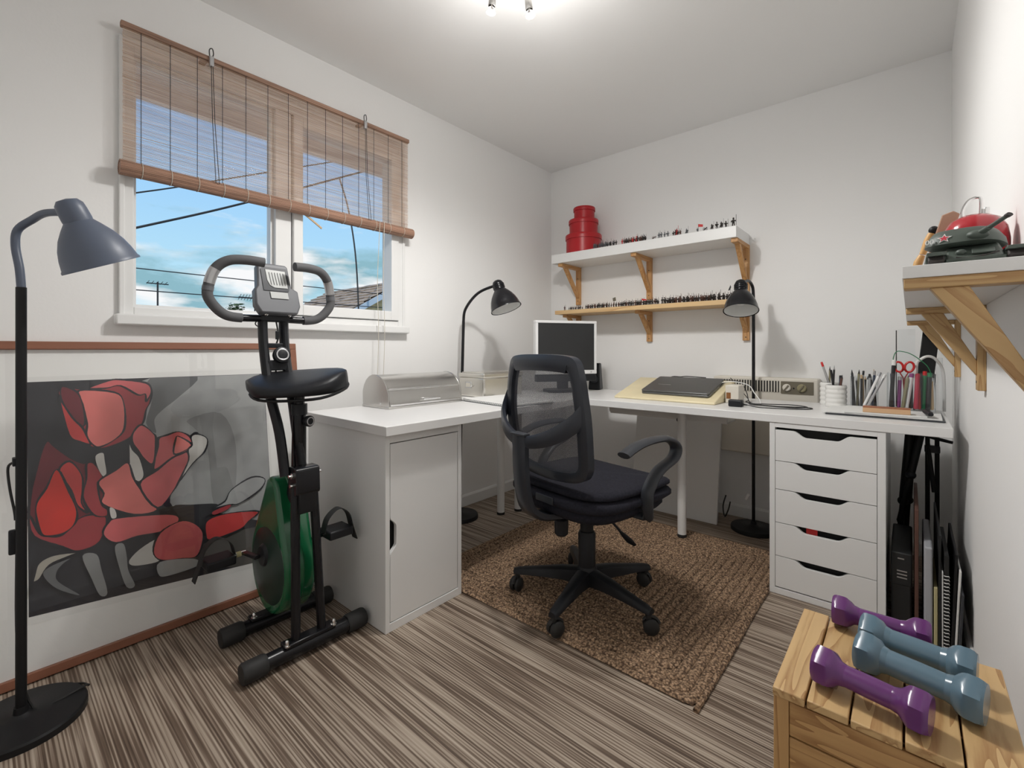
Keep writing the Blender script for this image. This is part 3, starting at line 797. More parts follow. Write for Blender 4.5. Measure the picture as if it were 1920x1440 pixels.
# ------------------------------------------------------------------ framed poster leaning on the window wall
ART=[
('g1',0,[(-0.0404,0.9009),(0.3368,0.9014),(0.4167,0.7227),(0.4186,0.398),(0.3905,0.2785),(0.1172,0.381),(0.0127,0.4233),(0.0173,0.4884),(0.0474,0.537),(0.1278,0.6493),(0.0958,0.6847),(0.0681,0.6708),(0.0396,0.6936),(-0.0195,0.6833),(-0.0318,0.6851),(-0.0715,0.7385),(-0.0558,0.7848),(-0.0371,0.8441)]),
('g2',0,[(-0.0404,0.9009),(0.1094,0.8989),(0.0467,0.8252),(-0.0065,0.7799),(-0.0325,0.7459),(-0.029,0.6968),(-0.0571,0.7367),(-0.0378,0.8196)]),
('g3',0,[(0.0703,0.7339),(0.184,0.7473),(0.2321,0.6068),(0.2091,0.3734),(0.1456,0.3895),(0.1319,0.6099),(0.096,0.6924)]),
('g4',0,[(0.1292,0.2653),(0.2285,0.2738),(0.3547,0.2472),(0.3857,0.0805),(0.2943,0.099),(0.198,0.1329),(0.0417,0.2235)]),
('dred',1,[(-0.2848,0.8568),(-0.2766,0.8864),(-0.2488,0.8764),(-0.2117,0.8728),(-0.164,0.897),(-0.1281,0.8992),(-0.0531,0.885),(-0.0382,0.8565),(-0.0429,0.814),(-0.0558,0.7848),(-0.0667,0.7379),(-0.1007,0.695),(-0.142,0.6722),(-0.1899,0.6674),(-0.2351,0.6978),(-0.2628,0.7291),(-0.272,0.7847)]),
('pink',1,[(-0.2346,0.867),(-0.1426,0.8548),(-0.1186,0.8147),(-0.1183,0.7267),(-0.1461,0.69),(-0.1856,0.6706),(-0.2023,0.6817),(-0.2184,0.7174),(-0.2157,0.7561),(-0.2251,0.8186)]),
('wine',1,[(-0.2766,0.8837),(-0.2408,0.8647),(-0.227,0.8244),(-0.2197,0.7677),(-0.2283,0.7465),(-0.2541,0.7827),(-0.2753,0.8342)]),
('rose',1,[(-0.2117,0.8728),(-0.164,0.8952),(-0.1281,0.898),(-0.0532,0.8832),(-0.0394,0.8504),(-0.055,0.815),(-0.0567,0.8425),(-0.0783,0.8411),(-0.1263,0.8772),(-0.1645,0.8709)]),
('red',1,[(-0.2841,0.8513),(-0.2753,0.8315),(-0.2541,0.78),(-0.2283,0.7437),(-0.2185,0.7119),(-0.2086,0.6826),(-0.2351,0.6978),(-0.262,0.7263)]),
('wine',1,[(-0.3401,0.6049),(-0.3286,0.6649),(-0.3114,0.7093),(-0.2944,0.6908),(-0.2599,0.6474),(-0.2281,0.6254),(-0.2034,0.6208),(-0.1789,0.5716),(-0.1675,0.4967),(-0.1689,0.4308),(-0.1914,0.3556),(-0.2405,0.342),(-0.2791,0.3674),(-0.3452,0.4184),(-0.3553,0.4966),(-0.3477,0.5554)]),
('dred',1,[(-0.3518,0.4856),(-0.3307,0.4267),(-0.3088,0.41),(-0.2786,0.4086),(-0.2429,0.4456),(-0.2063,0.4518),(-0.1731,0.4319),(-0.1914,0.3583),(-0.2405,0.3446),(-0.2791,0.37),(-0.3434,0.4204)]),
('dred',1,[(-0.22,0.6184),(-0.2013,0.6204),(-0.179,0.566),(-0.1921,0.5467),(-0.1849,0.479),(-0.1683,0.4582),(-0.173,0.4374),(-0.2063,0.4518),(-0.2299,0.5118),(-0.2208,0.5693)]),
('red',1,[(-0.2858,0.6096),(-0.2601,0.6367),(-0.2327,0.5881),(-0.2295,0.5387),(-0.2342,0.4967),(-0.2185,0.4604),(-0.2423,0.488),(-0.2574,0.5397)]),
('bred',1,[(-0.2895,0.6166),(-0.2614,0.5353),(-0.2464,0.4784),(-0.2461,0.4465),(-0.259,0.4238),(-0.2824,0.4098),(-0.3125,0.4136),(-0.3288,0.4286),(-0.3375,0.4767),(-0.3364,0.5221),(-0.3147,0.5633)]),
('wht',0,[(-0.1967,0.6417),(-0.1775,0.6496),(-0.1737,0.6208),(-0.1702,0.5809),(-0.1789,0.5716),(-0.1911,0.6018)]),
('rose',1,[(-0.0958,0.7061),(-0.0716,0.7325),(-0.0388,0.6982),(-0.0307,0.6729),(-0.0418,0.5907),(-0.07,0.6136),(-0.0833,0.6453),(-0.0988,0.6771)]),
('wht',1,[(-0.108,0.6814),(-0.0972,0.6476),(-0.0794,0.6153),(-0.0675,0.5661),(-0.0718,0.5435),(-0.0862,0.532),(-0.1041,0.5561),(-0.1098,0.6034)]),
('pink',1,[(-0.192,0.5549),(-0.1439,0.587),(-0.1121,0.6038),(-0.0995,0.5551),(-0.0866,0.5176),(-0.0641,0.4776),(-0.0345,0.4235),(-0.1027,0.4241),(-0.1807,0.4779),(-0.1779,0.5131)]),
('rose',1,[(-0.0818,0.5224),(-0.0279,0.5642),(0.0183,0.5979),(0.0607,0.6153),(0.0647,0.5771),(0.0362,0.5148),(0.0144,0.477),(-0.0343,0.4293)]),
('rose',1,[(-0.0366,0.6017),(-0.0255,0.6479),(-0.0196,0.6773),(0.0058,0.6859),(0.0396,0.6924),(0.0734,0.67),(0.0803,0.6373),(0.0607,0.6153),(0.0132,0.5988),(-0.0377,0.5661)]),
('pink',1,[(0.0214,0.6127),(0.0282,0.6641),(0.039,0.675),(0.0803,0.6373),(0.0556,0.6193)]),
('wht',1,[(0.0788,0.6692),(0.0982,0.6761),(0.1308,0.6521),(0.1205,0.6053),(0.0805,0.568),(0.0361,0.5117),(0.0676,0.5829),(0.0663,0.6207),(0.0803,0.6373)]),
('wht',0,[(-0.1639,0.4626),(-0.1511,0.4537),(-0.1473,0.4277),(-0.1603,0.4284)]),
('ink',0,[(0.0127,0.4233),(0.0695,0.415),(0.1516,0.3975),(0.1564,0.374),(0.1106,0.3547),(0.1035,0.3133),(0.0416,0.3674)]),
('rose',1,[(-0.1826,0.38),(-0.1692,0.4144),(-0.1386,0.4225),(-0.0081,0.4018),(0.029,0.3769),(0.0102,0.3463),(-0.0296,0.3432),(-0.0909,0.347),(-0.1491,0.3425)]),
('wht',1,[(-0.1199,0.2723),(-0.0921,0.3022),(-0.0374,0.3223),(-0.0458,0.2816),(-0.0325,0.2455),(-0.0705,0.2414),(-0.107,0.2512)]),
('rose',1,[(-0.0505,0.2831),(-0.0296,0.3403),(0.0311,0.3643),(0.0725,0.3498),(0.1006,0.308),(0.0987,0.2593),(0.0785,0.2232),(0.0368,0.2281),(-0.0277,0.2439)]),
('red',1,[(0.1126,0.3355),(0.144,0.3519),(0.2199,0.3478),(0.3033,0.3292),(0.2606,0.3007),(0.2287,0.277),(0.1293,0.2684),(0.1109,0.2926)]),
('g1',1,[(0.134,0.383),(0.1807,0.3999),(0.2061,0.4394),(0.2818,0.4728),(0.3329,0.4552),(0.3111,0.4154),(0.2336,0.3803),(0.1976,0.3828)]),
('dred',0,[(0.1392,0.3721),(0.1976,0.3828),(0.191,0.3683),(0.1443,0.3582)]),
('cream',1,[(-0.3443,0.3018),(-0.3351,0.3382),(-0.2982,0.351),(-0.2405,0.3425),(-0.2718,0.3372),(-0.3097,0.3245),(-0.3319,0.2923),(-0.3462,0.2828),(-0.3517,0.2555)]),
('g2',0,[(-0.3246,0.2996),(-0.3097,0.3195),(-0.2642,0.3295),(-0.2797,0.3193),(-0.2951,0.2991),(-0.2917,0.2675),(-0.2426,0.208),(-0.2957,0.2488)]),
('g3',0,[(-0.2348,0.3275),(-0.2004,0.3215),(-0.1889,0.2668),(-0.1758,0.1899),(-0.1945,0.1892),(-0.2139,0.2492)]),
('g3',0,[(-0.1537,0.3308),(-0.1318,0.3349),(-0.1238,0.2935),(-0.1206,0.2427),(-0.104,0.187),(-0.1263,0.1899),(-0.1443,0.262)]),
('g1',0,[(-0.0326,0.2404),(0.0677,0.2184),(0.0825,0.1892),(-0.005,0.1845),(-0.0363,0.1958)]),
]

lean = -math.atan2(.145, 1.02)
po = thing('framed_poster', 'large framed print of red flowers leaning against the wall under the window', 'picture', (.147, .46, .001), rot=(0, lean, 0))
hw, ph, fw = .495, 1.032, .026
part('frame_rail', MB().box(.0, .024, -hw, hw, 0, fw), 'frame_wood', po, bevel=.002)
part('frame_rail', MB().box(.0, .024, -hw, hw, ph-fw, ph), 'frame_wood', po, bevel=.002)
part('frame_stile', MB().box(.0, .024, -hw, -hw+fw, fw, ph-fw), 'frame_wood', po, bevel=.002)
part('frame_stile', MB().box(.0, .024, hw-fw, hw, fw, ph-fw), 'frame_wood', po, bevel=.002)
part('mount', MB().box(.004, .008, -hw+fw, hw-fw, fw, ph-fw), 'mount_white', po, smooth=False)
part('paper_edge', MB().prism([(-.366,.163),(.366,.105),(.366,.924),(-.366,.918)], (.008,0,0), (0,1,0), (0,0,1), (.0005,0,0)), 'paper', po, smooth=False)
inks = list(INKS)
pm = MB()
pm.cur = inks.index('ink')
Qb = lambda u: .185 + (u+.358)/(.714)*(-.060)
pm.prism([(-.356,.185),(.356,.125),(.356,.901),(-.356,.902)], (.0085,0,0), (0,1,0), (0,0,1), (.0004,0,0))
lay = .0090
for ink, outl, poly in ART:
    P = [Vector((0, max(-.354, min(.354, a)), max(Qb(a)+.002, b_))) for a, b_ in poly]
    Q = spline(P, 4, closed=True)
    for q in Q:
        q.y = max(-.355, min(.355, q.y)); q.z = max(Qb(q.y)+.001, min(.9, q.z))
    pm.cur = inks.index(ink)
    pm.face([(lay, q.y, q.z) for q in Q])
    if outl:
        pm.cur = inks.index('ink')
        n_ = len(Q)
        for i in range(n_):
            a, b2 = Q[i], Q[(i+1) % n_]
            d = b2 - a
            if d.length < 1e-5: continue
            wv = .0024 + .0010*math.sin(i*.7)
            nn = Vector((0, -d.z, d.y)).normalized()*wv
            e_ = d.normalized()*.0012
            pm.face([(lay+.00012, p.y, p.z) for p in (a-nn-e_, b2-nn+e_, b2+nn+e_, a+nn-e_)])
    lay += .00026
part('print', pm, ['ink_'+k for k in inks], po, 'flat print of red and pink blooms on black and grey', smooth=False)
part('glass', MB().face([(.021,-hw+fw-.002,fw-.002),(.021,hw-fw+.002,fw-.002),(.021,hw-fw+.002,ph-fw+.002),(.021,-hw+fw-.002,ph-fw+.002)]), 'poster_glass', po, smooth=False)

# ------------------------------------------------------------------ gooseneck floor lamps
def shade(parent, c, d, metal, Rm, Hh, cap_h, inner='lamp_white', rib=True):
    """bell shade: c = rim centre, d = unit vector from rim to cap"""
    d = V(d).normalized(); c = V(c)
    prof = [(Rm, 0), (Rm*.985, .06*Hh), (Rm*.93, .25*Hh), (Rm*.84, .45*Hh), (Rm*.70, .65*Hh), (Rm*.52, .83*Hh), (Rm*.36, .97*Hh)]
    sh = part('shade', MB().lathe([(Rm*1.02, -.002), (Rm*1.02, .003)] + prof[1:], c, d, 36), metal, parent)
    part('shade_inside', MB().lathe([(max(r-.003, .001), z) for r, z in prof] + [(.001, .975*Hh)], c, d, 36), inner, sh)
    r0 = Rm*.37
    cp = [(r0, .96*Hh), (r0*1.02, .96*Hh+.1*cap_h)]
    if rib:
        for q in range(3):
            zq = .96*Hh + cap_h*(.14+.16*q)
            cp += [(r0*1.0, zq), (r0*1.08, zq+.02*cap_h), (r0*1.08, zq+.08*cap_h), (r0*.98, zq+.1*cap_h)]
        cp += [(r0*.96, .96*Hh+.68*cap_h), (r0*.80, .96*Hh+.86*cap_h), (r0*.5, .96*Hh+.97*cap_h), (.001, .96*Hh+cap_h)]
    else:
        cp += [(r0*1.0, .96*Hh+.5*cap_h), (r0*.95, .96*Hh+.75*cap_h), (r0*.7, .96*Hh+.93*cap_h), (.001, .96*Hh+cap_h)]
    part('lamp_cap', MB().lathe(cp, c, d, 24), metal, parent)
    part('bulb', MB().lathe([(.001,.25*Hh),(.018,.32*Hh),(.024,.48*Hh),(.016,.7*Hh),(.013,.9*Hh)], c, d, 16), 'lamp_white', sh)
def lamp_base(parent, x, y, r, metal):
    part('base', MB().lathe([(.001,0),(r,0),(r,.016),(r*.97,.021),(.03,.024),(.016,.034),(.014,.05),(.001,.05)], (x,y,0), (0,0,1), 40), metal, parent)
# left lamp, slate
l1 = thing('floor_lamp', 'slate grey gooseneck floor lamp standing in front of the framed print', 'lamp', (.362, .078, 0))
lamp_base(l1, .362, .078, .132, 'matte_black')
part('pole', MB().cyl((.362,.078,.04),(.364,.078,1.165), .0112, .0108, n=16), 'matte_black', l1)
neck = spline([(.364,.078,1.165),(.3605,.0750,1.215),(.352,.068,1.275),(.357,.072,1.318),(.386,.097,1.345),(.440,.120,1.358),(.520,.160,1.352)], 6)
part('gooseneck', MB().tube(neck, .0095, 12), 'slate_metal', l1)
ax = V(.0755, -.456, 1.0).normalized()
shade(l1, V(.527, .219, 1.224), ax, 'slate_metal', .084, .120, .058, rib=False)
sw = part('cord_clip', MB().box(.340,.365,.062,.082,.690,.712), 'black_plastic', l1, bevel=.002)
part('cord', MB().tube(spline([(.350,.066,.70),(.338,.055,.685),(.341,.058,.63),(.349,.066,.57),(.352,.068,.545)], 5), .003, 6), 'wire_black', l1)
part('switch', MB().box(.341,.359,.055,.072,.455,.52), 'black_plastic', l1, bevel=.004)
part('base_cord', MB().tube(spline([(.355,.070,.46),(.352,.072,.2),(.362,.10,.032),(.36,.15,.0235),(.345,.205,.0255),(.325,.215,.012),(.28,.20,.004),(.235,.13,.004)], 5), .003, 6), 'wire_black', l1)
# lamp behind the window desk
l2 = thing('floor_lamp', 'black gooseneck floor lamp rising behind the window desk', 'lamp', (.108, 1.93, 0))
lamp_base(l2, .122, 1.875, .115, 'matte_black')
part('pole', MB().cyl((.122,1.875,.04),(.105,1.93,1.17), .010, .009, n=14), 'black_metal', l2)
neck = spline([(.105,1.93,1.17),(.112,1.935,1.235),(.155,1.95,1.300),(.215,1.965,1.345),(.300,1.988,1.372),(.331,1.994,1.374)], 6)
part('gooseneck', MB().tube(neck, .0085, 12), 'black_metal', l2)
shade(l2, V(.385, 2.005, 1.236), V(-.052, -.01, .135), 'black_metal', .090, .125, .060)
# lamp behind the back desk
l3 = thing('floor_lamp', 'black gooseneck floor lamp standing behind the back-wall desk', 'lamp', (1.503, 2.80, 0))
lamp_base(l3, 1.503, 2.805, .115, 'matte_black')
part('pole', MB().cyl((1.503,2.805,.04),(1.503,2.805,1.22), .0085, n=14), 'black_metal', l3)
neck = spline([(1.503,2.805,1.22),(1.503,2.802,1.30),(1.500,2.79,1.350),(1.492,2.73,1.372),(1.484,2.625,1.338)], 6)
part('gooseneck', MB().tube(neck, .0080, 12), 'black_metal', l3)
shade(l3, V(1.497, 2.575, 1.200), V(-.085, .33, .94), 'black_metal', .083, .118, .062)
part('inline_switch', MB().obox((1.483,2.76,.19), (.014,.012,.035), Matrix.Rotation(R(25),3,'Y')), 'gloss_white', l3, bevel=.002)

# ------------------------------------------------------------------ folding exercise bike
bk = thing('exercise_bike', 'black folding exercise bike with a green flywheel cover', 'exercise bike', (.54, .715, 0))
YM = .716
for nm, xx, y0_, y1_ in (('rear_stabiliser', .655, .512, .918), ('front_stabiliser', .415, .530, .916)):
    st = part(nm, MB().cyl((xx, y0_+.05, .033), (xx, y1_-.05, .033), .0255, n=20), 'black_metal', bk)
    for ya, yb in ((y0_, y0_+.07), (y1_-.07, y1_)):
        part('end_cap', MB().lathe([(.001,0),(.028,0),(.0315,.006),(.0315,.062),(.0285,.07),(.001,.07)], (xx, ya, .033), (0,1,0), 20), 'black_rubber', st)
part('foot_plate', MB().box(.634, .676, .632, .800, .052, .066), 'black_metal', bk, bevel=.004)
part('foot_plate', MB().box(.395, .436, .620, .812, .052, .066), 'black_metal', bk, bevel=.004)
for xx, yy in ((.668,.640),(.668,.795),(.425,.632)):
    part('bolt', MB().lathe([(.001,.0),(.010,0),(.010,.004),(.006,.005),(.006,.016),(.003,.020),(.001,.020)], (xx, yy, .062), (0,0,1), 10), 'chrome', bk)
# twin rear tubes up to the pivot, then on to the handlebar mast
for sg in (-1, 1):
    part('rear_tube', MB().tube([(.655, YM+sg*.043, .060), (.622, YM+sg*.030, .56)], .0145, 12), 'black_metal', bk)
part('pivot_block', MB().prism(rrect(.06, .09, .012), (.622, YM-.040, .565), (1,0,0), (-.05,0,1), (0,.080,0)), 'black_metal', bk, bevel=.003)
part('pivot_bracket', MB().box(.625,.652,YM-.030,YM+.030,.46,.53), 'matte_black', bk, bevel=.004)
for sg in (-1, 1):
    part('bolt', MB().lathe([(.001,0),(.010,0),(.010,.006),(.005,.007),(.005,.014),(.001,.014)], (.627, YM+sg*.040, .585), (0,sg,0), 10), 'chrome', bk)
part('bolt', MB().lathe([(.001,0),(.006,0),(.006,.012),(.001,.012)], (.632, YM-.040, .555), (0,-1,0), 10), 'chrome', bk)
# front tube from front foot through the cover up to the seat post
part('main_tube', MB().tube([(.430, YM, .07), (.50, YM, .40), (.555, YM+.012, .60), (.560, YM+.012, .80)], [.022,.022,.024,.022], 14), 'black_metal', bk)
part('seat_post', MB().cyl((.560, YM+.012, .79), (.562, YM+.012, .885), .0165, n=14), 'black_metal', bk)
part('seat_collar', MB().cyl((.560, YM+.012, .775), (.560, YM+.012, .812), .0255, n=16), 'black_plastic', bk)
kn = part('seat_knob', MB().lathe([(.001,.0),(.008,0),(.008,.018),(.017,.020),(.019,.026),(.019,.034),(.016,.037),(.001,.037)], (.575, YM+.018, .755), (1,.25,0), 18), 'black_plastic', bk)
part('knob_ring', MB().lathe([(.011,.0372),(.013,.0378),(.015,.0372)], (.575, YM+.018, .755), (1,.25,0), 18), 'pen_silver', kn)
YU = YM - .020
# mast with two side rails and windows between them
mast_pts = [(.590,.58),(.545,.72),(.490,.84),(.452,.94),(.430,1.03),(.424,1.10)]
for sg, yo in ((-1, -.036), (1, .036)):
    pts = spline([(x_, YU+.0+yo*(1.0 if z_ > .8 else .8), z_) for x_, z_ in mast_pts], 5)
    part('mast_rail', MB().tube(pts, .0155, 10, flat=1.3), 'black_plastic', bk)
part('mast_bridge', MB().box(.420,.446,YU-.035,YU+.035,1.005,1.022), 'black_plastic', bk, bevel=.003)
part('mast_bridge', MB().box(.438,.470,YU-.035,YU+.035,.925,.962), 'black_plastic', bk, bevel=.004)
part('mast_head', MB().box(.405,.445,YU-.048,YU+.052,1.098,1.122), 'black_plastic', bk, bevel=.005)
tk = part('tension_knob', MB().lathe([(.001,0),(.020,0),(.020,.016),(.028,.020),(.030,.030),(.028,.038),(.016,.042),(.001,.042)], (.440, YU+.012, .972), (1,-.05,.25), 20), 'black_plastic', bk)
part('knob_scale', MB().lathe([(.017,.0425),(.019,.0432),(.0215,.0425)], (.440, YU+.012, .972), (1,-.05,.25), 20), 'pen_silver', tk)
part('sensor_wire', MB().tube(spline([(.44,YU+.004,1.098),(.444,YU+.010,1.05),(.442,YU+.004,1.02)], 5), .003, 6), 'wire_black', bk)
part('sensor_wire', MB().tube(spline([(.442,YU+.002,.935),(.455,YU-.002,.90),(.46,YU+.006,.86)], 5), .0028, 6), 'wire_black', bk)
part('wire_plug', MB().box(.440,.450,YU+.000,YU+.010,1.035,1.065), 'black_plastic', bk, bevel=.002)
part('hand_wire', MB().tube(spline([(.425,YU-.045,1.112),(.430,YU-.062,1.090),(.432,YU-.050,1.080),(.43,YU-.03,1.095)], 5), .002, 6), 'wire_black', bk)
# handlebar: two open loops
def hpts(sg):
    hx = .43
    q = [(hx, YU+.02*sg, 1.110),(hx, YU+.12*sg, 1.108),(hx+.004, YU+.168*sg, 1.122),(hx+.008, YU+.205*sg, 1.165),(hx+.010, YU+.207*sg, 1.205),(hx+.02, YU+.190*sg, 1.262),(hx+.035, YU+.155*sg, 1.292),(hx+.045, YU+.105*sg, 1.299),(hx+.05, YU+.052*sg, 1.297)]
    return spline(q, 6)
for sg in (-1, 1):
    hp = hpts(sg)
    hb = part('handlebar', MB().tube(hp[:14], .0125, 12), 'black_metal', bk)
    part('foam_grip', MB().tube(hp[5:], .0160, 14), 'foam_grip', hb)
    m_ = hp[27]; 
    part('pulse_sensor', MB().tube(hp[25:31], .0168, 12), 'pen_silver', hb, 'chrome pulse sensor band')
    part('sensor_cover', MB().tube(hp[22:25], .0172, 12), 'bike_grey', hb)
# console
cn = part('console', MB().prism([(-.062,0),(.062,0),(.075,.030),(.072,.088),(.050,.100),(.044,.178),(.036,.186),(-.052,.186),(-.060,.178),(-.066,.1),(-.076,.085),(-.078,.03)], (.440, YU+.005, 1.118), (0,1,0), (-.26,0,.966), (.034,0,.009)), 'bike_grey', bk, bevel=.006)
cf = lambda a, b_, d=.0: V(.440+.034,YU+.005,1.118+.009) + V(0,1,0)*a + V(-.26,0,.966)*b_ + V(.966,0,.26)*(d+.0012)
def cpanel(name, poly, m_, d=.0, par=None):
    part(name, MB().prism(poly, cf(0,0,d), (0,1,0), (-.26,0,.966), (.966*.0014,0,.26*.0014)), m_, par or cn, smooth=False)
cpanel('screen_bezel', [(-.048,.082),(.036,.082),(.040,.092),(.036,.170),(-.045,.170),(-.052,.16)], 'charcoal_plastic')
cpanel('screen', [(-.012,.094),(.034,.094),(.030,.158),(-.037,.160),(-.034,.120),(-.026,.102)], 'lcd_grey', .0018)
for k in range(6):
    a = -.022 + .0095*k
    cpanel('screen_mark', [(a,.104),(a+.002,.104),(a-.003,.150),(a-.005,.150)], 'lcd_ink', .0036)
cpanel('button', [(-.026,.054),(.034,.054),(.032,.078),(-.028,.078)], 'lcd_grey', .0006)
part('console_bolt', MB().ball((.452,YU-.035,1.124), .008, 8, 6), 'chrome', bk)
part('console_bolt', MB().ball((.452,YU+.045,1.124), .008, 8, 6), 'chrome', bk)
# saddle, turned and tipped on its post
sm = Matrix.Translation((.545, .728, .884)) @ Matrix.Rotation(R(48), 4, 'Z') @ Matrix.Rotation(R(-3), 4, 'Y') @ Matrix.Rotation(R(14), 4, 'X')
def saddle_ring(t_):
    # t 0 (nose, left in view) .. 1 (tail)
    x_ = -.165 + .33*t_
    w_ = .060 + .060*math.sin(PI*min(1, max(0, t_*1.02)))**.8 + .018*math.sin(PI*t_)*t_
    w_ *= (1 - (1-min(1, t_/.22))**2*.85) * (1 - (max(0, t_-.9)/.1)**2*.6)
    zt = (.030 + .006*math.cos(2*PI*t_))*(.55 + .45*min(1, t_/.18)**.5)
    ring = []
    for j in range(20):
        a = 2*PI*j/20
        cx_ = math.copysign(abs(math.cos(a))**.8, math.cos(a))*w_
        zz = math.sin(a)
        zz = zt*(zz**.7 if zz > 0 else -.9*abs(zz)**.6)
        ring.append(sm @ V(x_, cx_, zz))
    return ring
part('saddle', MB().rings([saddle_ring(i/16) for i in range(17)]), 'black_plastic', bk, angle=60)
tr_ = [sm @ p for p in spline([(-.155,0,-.024),(-.10,-.085,-.026),(0,-.112,-.026),(.10,-.105,-.026),(.158,-.04,-.024),(.158,.04,-.024),(.10,.105,-.026),(0,.112,-.026),(-.10,.085,-.026)], 4, closed=True)]
part('saddle_rim', MB().tube(tr_, .005, 8, closed=True), 'matte_black', bk)
part('saddle_clamp', MB().box(.540,.585,YM-.012,YM+.036,.845,.872), 'black_metal', bk, bevel=.004)
# flywheel cover: teardrop in the X-Z plane
tp = []
for i in range(25):
    a = R(-215 + 250*i/24)
    tp.append((.455 + .150*math.cos(a), .245 + .168*math.sin(a)))
tp = [p for p in tp]
tp += [(.520,.53),(.500,.555),(.470,.560),(.445,.545)]
cov = part('flywheel_cover', MB().prism(tp, (0, YM-.052, 0), (1,0,0), (0,0,1), (0,.104,0)), 'green_cover', bk, bevel=.014, bseg=3)
part('cover_ridge', MB().prism([(.455+(x_-.455)*1.012, .29+(z_-.29)*1.012) for x_, z_ in tp], (0, YM-.010, 0), (1,0,0), (0,0,1), (0,.020,0)), 'green_cover', cov, bevel=.004)
for sg in (-1, 1):
    part('side_disc', MB().lathe([(.001,.016),(.05,.015),(.11,.008),(.132,0)], (.458, YM+sg*.052, .245), (0,sg,0), 32), 'dark_green', cov)
    part('hub_disc', MB().lathe([(.001,.024),(.032,.022),(.040,.012)], (.458, YM+sg*.052, .285), (0,sg,0), 20), 'black_plastic', cov)
def pedal(c, crank_from, sg):
    cx_, cy_, cz_ = c
    yc = crank_from[1]
    cr_ = part('crank', MB().beam(crank_from, (cx_, yc+sg*.006, cz_), .012, .020, (0,1,0)), 'black_metal', bk, bevel=.003)
    part('axle', MB().cyl((cx_, yc, cz_), (cx_, cy_-sg*.040, cz_), .008, n=10), 'chrome', cr_)
    pd = part('pedal', MB().box(cx_-.040, cx_+.040, cy_-.044, cy_+.044, cz_-.017, cz_+.013), 'black_plastic', cr_, bevel=.005)
    return pd
def pedal_strap(c, sg):
    cx_, cy_, cz_ = c
    pts = spline([(cx_, cy_-sg*.050, cz_+.006),(cx_, cy_-sg*.036, cz_+.052),(cx_, cy_+sg*.004, cz_+.078),(cx_, cy_+sg*.040, cz_+.052),(cx_, cy_+sg*.056, cz_+.0),(cx_, cy_+sg*.072, cz_-.050)], 5)
    m_ = MB(); rg = []
    for p in pts:
        rg.append([p+V(-.016,0,0), p+V(.016,0,0), p+V(.016,sg*.0028,.0014), p+V(-.016,sg*.0028,.0014)])
    m_.rings(rg)
    part('pedal_strap', m_, 'black_rubber', bk)
pc = (.35, .545, .272); pedal(pc, (.458, YM-.085, .285), -1); pedal_strap(pc, -1)
pc = (.60, .842, .352); pedal(pc, (.458, YM+.080, .285), 1); pedal_strap(pc, 1)
part('axle_sticker', MB().cyl((.35,.600,.272),(.35,.615,.272), .0095, n=10), 'yellow_card', bk)

# ------------------------------------------------------------------ office chair (local: faces +Y)
CR = -11.0
ch = thing('office_chair', 'black mesh-back swivel office chair on five castors', 'chair', (1.19, 1.575, .0126), R(CR))
part('hub', MB().lathe([(.001,.075),(.036,.075),(.042,.10),(.040,.125),(.034,.135),(.001,.135)], (0,0,0), (0,0,1), 24), 'black_plastic', ch)
for k, aw in enumerate((350, 62, 134, 206, 278)):
    a = R(aw - CR); d = V(math.cos(a), math.sin(a), 0); s_ = V(-d.y, d.x, 0)
    rg = []
    for r_, hw_, zt, zb in ((.02,.030,.128,.070),(.10,.026,.122,.078),(.20,.021,.106,.076),(.275,.018,.094,.072),(.296,.014,.088,.070)):
        c = d*r_
        rg.append([c - s_*hw_ + V(0,0,zb), c + s_*hw_ + V(0,0,zb), c + s_*hw_*.85 + V(0,0,zt-.006), c + s_*hw_*.45 + V(0,0,zt), c - s_*hw_*.45 + V(0,0,zt), c - s_*hw_*.85 + V(0,0,zt-.006)])
    lg = part('base_leg', MB().rings(rg), 'black_plastic', ch, angle=50)
    # twin wheel castor, each swivelled its own way
    ca = a + R((40, 120, -20, 75, 150)[k]); cd = V(math.cos(ca), math.sin(ca), 0); cs_ = V(-cd.y, cd.x, 0)
    cc_ = d*.283 + cd*.008
    m_ = MB()
    m_.cyl(d*.283+V(0,0,.05), d*.283+V(0,0,.078), .010, n=10)
    for q in (-1, 1):
        m_.lathe([(.001,0),(.024,0),(.0275,.005),(.0275,.013),(.020,.019),(.001,.020)], cc_ + cs_*q*.0035 + V(0,0,.0285), cs_*q, 20)
    m_.tube([cc_ + V(cd.x*.030*math.cos(t_), cd.y*.030*math.cos(t_), .0285+.031*math.sin(t_)) for t_ in [R(20+16*j) for j in range(9)]], .006, 6)
    part('castor', m_, 'black_rubber', lg)
part('gas_column', MB().lathe([(.034,.13),(.034,.262),(.030,.268),(.030,.27),(.026,.275),(.026,.375),(.001,.375)], (0,0,0), (0,0,1), 24), 'black_plastic', ch)
part('tilt_mechanism', MB().prism(rrect(.20,.17,.03), (0,0,.362), (1,0,0), (0,1,0), (0,0,.040)), 'matte_black', ch, bevel=.006)
lv = part('height_lever', MB().tube(spline([(.06,.02,.362),(.09,.035,.330),(.125,.06,.285)], 4), .005, 8), 'black_plastic', ch)
part('lever_paddle', MB().tube([(.118,.054,.293),(.130,.064,.278),(.146,.078,.258),(.162,.092,.242)], [.006,.013,.017,.008], 12, flat=.45, up=(0,1,.3)), 'black_plastic', lv)
part('tension_knob', MB().lathe([(.001,0),(.018,0),(.026,.008),(.027,.060),(.022,.066),(.001,.066)], (-.005,-.135,.285), (0,0,1), 20), 'black_plastic', ch)
